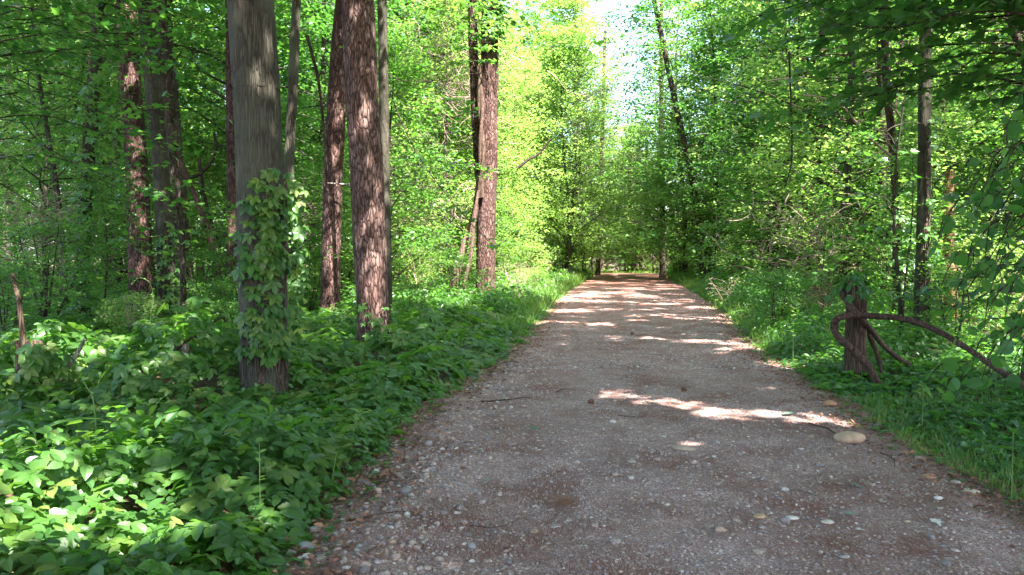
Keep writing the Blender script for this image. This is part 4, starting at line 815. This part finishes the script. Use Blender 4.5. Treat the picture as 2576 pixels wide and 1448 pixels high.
ST = [('large smooth tan stone at the right edge of the gravel', 2137, 1126, 84, .71, .38), ('round orange-brown stone below the old post', 2088, 1034, 34, .82, .6), ('grey angular rock at the lower left edge of the path', 770, 1392, 54, .3, .5), ('white broken rock piece touching the grey angular rock', 775, 1412, 36, 1, .35),
 ('small round cream stone on the left verge', 951, 1254, 19, .68, .9), ('dark blue-grey pointed stone right of the cream stone', 1020, 1262, 30, .12, .7), ('rounded grey stone on the left verge farthest up', 1079, 1134, 22, .35, .8), ('long flat tan stone nearly flush with the gravel', 1722, 1152, 60, .66, .16),
 ('cream flat stone near the bottom middle of the path', 1993, 1331, 32, .95, .3), ('tan flat stone left of the cream one', 1910, 1333, 34, .76, .25), ('pale grey oval stone right of the cream one', 2082, 1338, 34, .9, .3), ('reddish stone at the lower right verge', 2337, 1220, 34, .78, .4),
 ('pinkish white stone at the far right verge', 2440, 1254, 46, .9, .3), ('small grey stone between the reddish and pinkish stones', 2404, 1232, 26, .55, .5), ('flat grey slab stone beside the left verge plants', 915, 1220, 36, .28, .25), ('white pebble above the flat grey slab', 945, 1197, 22, .97, .5),
 ('flat olive-tan stone under the grey rock', 815, 1418, 44, .6, .2), ('blue-grey pebble near the bottom edge', 868, 1420, 22, .4, .6), ('blue-grey pebble at the bottom middle left', 1188, 1402, 24, .38, .7), ('white oval pebble at the lower right', 2360, 1281, 24, 1, .4),
 ('grey stone partly hidden by leaves above the grey rock', 790, 1345, 34, .3, .5), ('small round pebble of pale blue at the lower left bottom', 905, 1402, 20, .42, .6), ('grey stone lying beside the tan stone in the weeds', 2212, 1078, 24, .25, .5)]
for k, a in enumerate(ST): stone(a[0], a[1], a[2], a[3], a[4], a[5], k)
def fallen(label, u, v, size, mat, tone, seed, proto=MAPLE):
    rng = np.random.RandomState(seed); p = on_ground(u, v); z = float(path_z(p[0], p[1])); mb = MB()
    scatter(mb, proto, [[0, -size*.4, .025]], rnd_dirs(rng, 1, .2), flat_dirs(rng, 1), size, np.array([tone])); o = mb.build('fallen_leaf', M[mat]); o.location = (p[0], p[1], z); tag(o, label, 'leaf')
M['palefallen'] = ramp_mat('dried_leaf', [(0, (.12,.17,.13)), (.5, (.20,.25,.22)), (1, (.5,.48,.45))], .6)
fallen('small green fallen leaf in the middle of the path', 1347, 1098, .09, 'leaf_dark', .3, 1)
fallen('green lobed fallen leaf in the sunlit stripe at right', 1988, 1060, .12, 'palefallen', .1, 2)
fallen('grey-green curled leaf below the tan stone', 2130, 1240, .11, 'palefallen', .4, 3)
fallen('flat bluish green leaf near the bottom right', 2115, 1318, .08, 'palefallen', .5, 4, ROUND)
fallen('pale whitish leaf at the right bottom', 2340, 1337, .07, 'palefallen', .95, 5)
fallen('grey green leaf on the left half of the gravel', 1235, 1228, .08, 'palefallen', .3, 6)
def stick(label, u0, v0, u1, v1, wpx, mat='vine', seed=0):
    a, b = on_ground(u0, v0), on_ground(u1, v1); rng = np.random.RandomState(seed+900)
    m = (a+b)/2 + np.array([rng.normal()*.03, rng.normal()*.05, 0]); pts = spline([a, m, b], 12); pts[:, 2] = [float(path_z(p[0], p[1])) + .012 for p in pts]
    root = pts[0].copy(); mb = MB(); tube(mb, pts - root, np.linspace(1, .4, 12)*px_size(wpx, a[1])/2, 6, rough=.1, seed=seed, cap=True); o = mb.build('stick', M[mat], None, True); o.location = root; tag(o, label, 'stick')
stick('long pale brown stick at the left verge near the bottom', 800, 1292, 935, 1262, 6, 'wood', 1); stick('thin dark stick below the cream stone', 870, 1330, 1055, 1316, 4, 'vine', 2)
stick('short crooked twig in the lower left gravel', 1065, 1295, 1095, 1330, 4, 'twig', 3); stick('thin dark stick on the lower middle gravel', 1180, 1350, 1310, 1330, 3, 'vine', 4)
stick('pale orange stick lying across the left half of the path', 1210, 1025, 1340, 1017, 5, 'wood', 5); stick('dark stick across the gravel left of the tan stone', 2035, 1085, 2105, 1115, 6, 'vine', 6)
stick('thin dark twig in the middle of the gravel', 1555, 1068, 1620, 1073, 3, 'vine', 7); stick('small upright-looking pale twig near the orange stone', 2105, 1060, 2117, 1035, 4, 'deadwood', 8)
stick('dark stick near the left plants', 905, 1180, 985, 1158, 4, 'vine', 9); stick('thin crooked stick at the lower right gravel', 2215, 1160, 2250, 1195, 4, 'vine', 10)
stick('thin stick near the bottom right corner', 1990, 1260, 2060, 1275, 3, 'vine', 11); stick('dark twig on the far left of the sunlit stripe', 1400, 1000, 1450, 995, 3, 'vine', 12)
rng = np.random.RandomState(3); p = on_ground(1415, 1290); mb = MB(); n = 130; a = rng.normal(3.5, .8, n)
scatter(mb, NEED, np.stack([rng.normal(.03, .035, n), rng.normal(0, .03, n), rng.uniform(0, .02, n)], 1), rnd_dirs(rng, n, .2), np.stack([np.cos(a), np.sin(a), 0*a], 1), rng.uniform(.09, .15, n), rng.uniform(.5, .85, n))
o = mb.build('needle_tuft', M['litter']); o.location = (p[0], p[1], float(path_z(p[0], p[1])) + .012); tag(o, 'fallen brush-like tuft of red pine needles on the gravel', 'pine needles')
PC = [(1486, 1030, 'small dark pine cone in the centre of the gravel'), (1720, 1000, 'small pine cone at the left end of the sunlit stripe'), (1590, 852, 'small dark cone on the farther shaded gravel')]
for k, (u, v, lb) in enumerate(PC):
    p = on_ground(u, v); mb = MB(); Vv, f = ico(2); mb.add(Vv*np.array([.030, .022, .022]), f, .1)
    rng = np.random.RandomState(k); n = 60; d = rng.normal(size=(n, 3)); d /= np.linalg.norm(d, axis=1)[:, None]; scatter(mb, LEAF_Q, d*np.array([.030, .022, .022]), d + rng.normal(size=(n, 3))*.3, d + np.array([.8, 0, 0]), .016, rng.uniform(0, .5, n))
    o = mb.build('pine_cone', M['litter']); o.location = (p[0], p[1], float(path_z(p[0], p[1])) + .02); tag(o, lb, 'pine cone')

# ------------------------------------------------------------------ single plants near the camera
def sprout(label, u, v, Y, h, leaf, ls, n, mat, seed, lean=(0, 0), stem_r=.004, whorl=False, name='young_plant'):
    rng = np.random.RandomState(seed); b = at_depth(u, v, Y); g = float(ground_z(b[0], Y)); root = np.array([b[0], Y, g]); t = thing(name, label, 'plant', root)
    z = np.linspace(0, h, 12); P = np.stack([lean[0]*z*z/h, lean[1]*z*z/h, z], 1); st = MB(); tube(st, P, np.linspace(stem_r, stem_r*.5, 12), 5); lf = MB()
    f = np.sqrt(rng.uniform(.55 if whorl else .15, 1, n)); a = np.arange(n)*2.4 + rng.normal(size=n)*.2; Q = np.stack([np.interp(f*h, z, P[:, k]) for k in range(3)], 1)
    scatter(lf, leaf, Q, np.stack([-np.cos(a)*.5, -np.sin(a)*.5, 0*a+1], 1), np.stack([np.cos(a), np.sin(a), 0*a+.25], 1), ls*rng.uniform(.6, 1.1, n), rng.uniform(.4, 1, n))
    st.build('stem', M['stem'], t, True); lf.build('foliage', M[mat], t)
sprout('pale green sprout with few leaves standing at the right verge', 2320, 1090, 6.6, .42, OVATE, .10, 7, 'leaf_sunlit_pale', 1, whorl=True)
sprout('bushy broad-leaved plant at the left edge of the path', 835, 1230, 4.9, .42, OVATE, .13, 22, 'creeper', 2, (.2, 0))
sprout('upright narrow-leaved sprout above the broad-leaved plant', 880, 1150, 5.6, .40, LANCE, .17, 9, 'leaf_sunlit_pale', 3, (.2, 0), whorl=True)
sprout('thin sprout with small pale leaves at the lower left', 655, 1330, 4.2, .5, OVATE, .05, 9, 'leaf_sunlit_pale', 4)
sprout('thin pale sprout at the right bottom corner', 2545, 1250, 4.7, .45, LANCE, .12, 6, 'leaf', 5)
sprout('tall nettle-like stem left of the old post', 1995, 900, 10.5, .95, OVATE, .09, 16, 'leaf_sunlit_pale', 6)
sprout('tall grassy weed at the far left of the creeper bed', 130, 1330, 4.3, .55, LANCE, .3, 6, 'leaf', 7, (-.2, 0))
def tendril(label, pts, w, seed):
    W = np.array([at_depth(*p) for p in pts]); root = W[0].copy(); t = thing('vine_tendril', label, 'vine shoot', root); st = MB(); P = spline(W - root, 40)
    tube(st, P, np.linspace(w, w*.35, 40), 5); st.build('stem', M['stem'], t, True); rng = np.random.RandomState(seed); lf = MB(); n = 12; i = np.linspace(4, 39, n).astype(int); a = rng.uniform(0, 6.28, n)
    scatter(lf, OVATE, P[i], rnd_dirs(rng, n, .5), np.stack([np.cos(a), np.sin(a), 0*a+.3], 1), np.linspace(.05, .012, n), rng.uniform(.5, 1, n)); lf.build('foliage', M['leaf_sunlit_pale'], t)
tendril('long curving pale shoot rising from the middle of the creeper', [(270, 1300, 4.7), (330, 1170, 4.9), (362, 1090, 5.0), (378, 1040, 5.0), (405, 1005, 5.0), (432, 985, 5.0)], .005, 1)
tendril('bright curled shoot tip left of the long curving shoot', [(245, 1130, 5.4), (240, 1060, 5.4), (232, 1000, 5.4), (215, 970, 5.4), (205, 950, 5.4)], .006, 2)
tendril('arched shoot nodding over the creeper at the right of the bed', [(660, 1150, 5.2), (690, 1090, 5.3), (700, 1050, 5.3), (690, 1030, 5.3), (668, 1040, 5.3)], .004, 3)
tendril('pale shoot hooking downward near the path edge at the bottom', [(560, 1420, 3.9), (620, 1380, 3.95), (650, 1340, 4.0), (652, 1310, 4.0), (628, 1298, 4.0), (600, 1310, 4.0)], .004, 4)
tendril('yellow-green shoot lying across the far left of the creeper', [(-20, 1215, 4.4), (40, 1225, 4.4), (90, 1240, 4.4), (130, 1262, 4.4)], .004, 5)
tendril('tall pale shoot standing before the olive-grey trunk', [(448, 930, 9), (447, 850, 9), (445, 800, 9), (438, 765, 9), (425, 748, 9)], .008, 6)
tendril('thin arched shoot before the sun-spotted pine', [(375, 820, 9), (385, 760, 9), (378, 715, 9), (352, 700, 9), (330, 715, 9)], .005, 7)
for k, (u, v, kd, sc, lb) in enumerate([(1300, 765, 'shrub_b', .75, 'bright yellow-green shrub beside the foot of the vine-wrapped pine'), (1345, 745, 'shrub_b', .6, 'small sunlit bush at the inside of the path bend'), (1150, 775, 'shrub_a', .7, 'green bush left of the vine-wrapped pine'), (780, 800, 'shrub_a', .7, 'dark bush behind the slender wavy trunk'),
        (1950, 850, 'shrub_a', .55, 'leafy bush on the right verge left of the old post'), (2010, 850, 'shrub_a', .5, 'low bush behind and left of the old post'), (1830, 780, 'shrub_b', .55, 'light green bush on the right bank'), (2400, 900, 'shrub_a', .6, 'dark bush behind the arching vine at right'), (1040, 830, 'shrub_a', .45, 'low bush right of the large pine'), (120, 850, 'shrub_a', 1.0, 'dark bush behind the rotten stump'), (20, 900, 'shrub_a', .6, 'leafy bush at the far left beside the rotten stump'), (560, 860, 'shrub_a', .5, 'low bush left of the thick grey trunk'), (330, 880, 'shrub_b', .5, 'small light bush before the sun-spotted pine'), (260, 830, 'sapling', .7, 'young leafy sapling before the leftmost pine'), (500, 820, 'shrub_a', .7, 'shaded bush between the dark pine and the grey trunk')]):
    p = on_ground(u, v); plant_tree(kd, 'shrub', p[0], p[1], sc, k*1.3, lb, 'shrub')

cover('creeper_ground_cover', 1300, lambda r, n, y: r.uniform(-4, -1.3, n), lambda r, n: r.uniform(2.2, 5.2, n), [OVATE, OVATE, TRIFOL, LEAFLET2], .08, 'creeper', 'broad simple leaves standing above the creeper at the lower left', 321, 1.45, .45, .3)

cover('creeper_ground_cover', 9000, lambda r, n, y: r.uniform(-7, -.5, n), lambda r, n: r.uniform(2.2, 11, n), [LEAFLET, OVATE, LEAFLET], .055, 'leaf', 'small-leaved weeds filling in between the creeper on the left', 322, 1.0, .6, .6, flt=lambda x, y: x < xl(y)+.1)
cover('verge_weeds', 2600, lambda r, n, y: xl(y) + .18 - r.uniform(0, 1, n)**1.2*.7, lambda r, n: 2.6 + 20*r.uniform(0, 1, n)**1.5, [OVATE, TRIFOL, LEAFLET], .05, 'leaf', 'small weeds thinning out onto the gravel along the left edge', 323, .8, .5, .8, emin=-.16)
cover('verge_weeds', 2600, lambda r, n, y: xr(y) - .18 + r.uniform(0, 1, n)**1.2*.7, lambda r, n: 2.9 + 20*r.uniform(0, 1, n)**1.5, [OVATE, TRIFOL, LEAFLET], .05, 'leaf', 'small weeds thinning out onto the gravel along the right edge', 324, 1.2, .5, .8, emin=-.16)
cover('bank_weeds', 19000, lambda r, n, y: xr(y) + r.uniform(0, 1, n)*3.2, lambda r, n: 9.2 + 22*r.uniform(0, 1, n)**1.4, [LEAFLET, LEAF_S], .085, 'leaf', 'knee-high weeds along the right bank', 325, 2.6, .5, .5, emin=.05, flt=lambda x, y: noise2(x, y, .4, 3) > -.25)
rng = np.random.RandomState(17); n = 9000; y = 2.6 + 22*rng.uniform(0, 1, n)**1.5; sd = rng.uniform(size=n) < .5; off = rng.normal(size=n)*.22 - .12
x = np.where(sd, xl(y) + off*-1 - .1, xr(y) + off + .1); mb = MB(); z = np.maximum(path_z(x, y), ground_z(x, y)) + .012
scatter(mb, LEAF_S, np.stack([x, y, z + rng.uniform(0, .015, n)], 1), rnd_dirs(rng, n, .35), flat_dirs(rng, n), rng.uniform(.02, .06, n), rng.uniform(0, 1, n)**1.5*.8)
tag(mb.build('leaf_litter', M['litter']), 'dry brown leaf litter along both edges of the path', 'leaf litter', None, 'stuff')
climber('climbing_creeper', 'creeper leaves half covering the rotten stump', [(92, 1100), (92, 860)], 7.3, .17, 862, 1020, 80, 99, -1.4, 1.5, .10, sticks=.12)

cover('undergrowth', 9000, lambda r, n, y: xl(y) + r.uniform(-14, 16, n), lambda r, n: r.uniform(61, 84, n), [LEAF_Q], .3, 'leaf_sunlit_pale', 'sunlit undergrowth beyond the end of the path', 331, 6.0, .5, .7, grow=0, emin=-50)
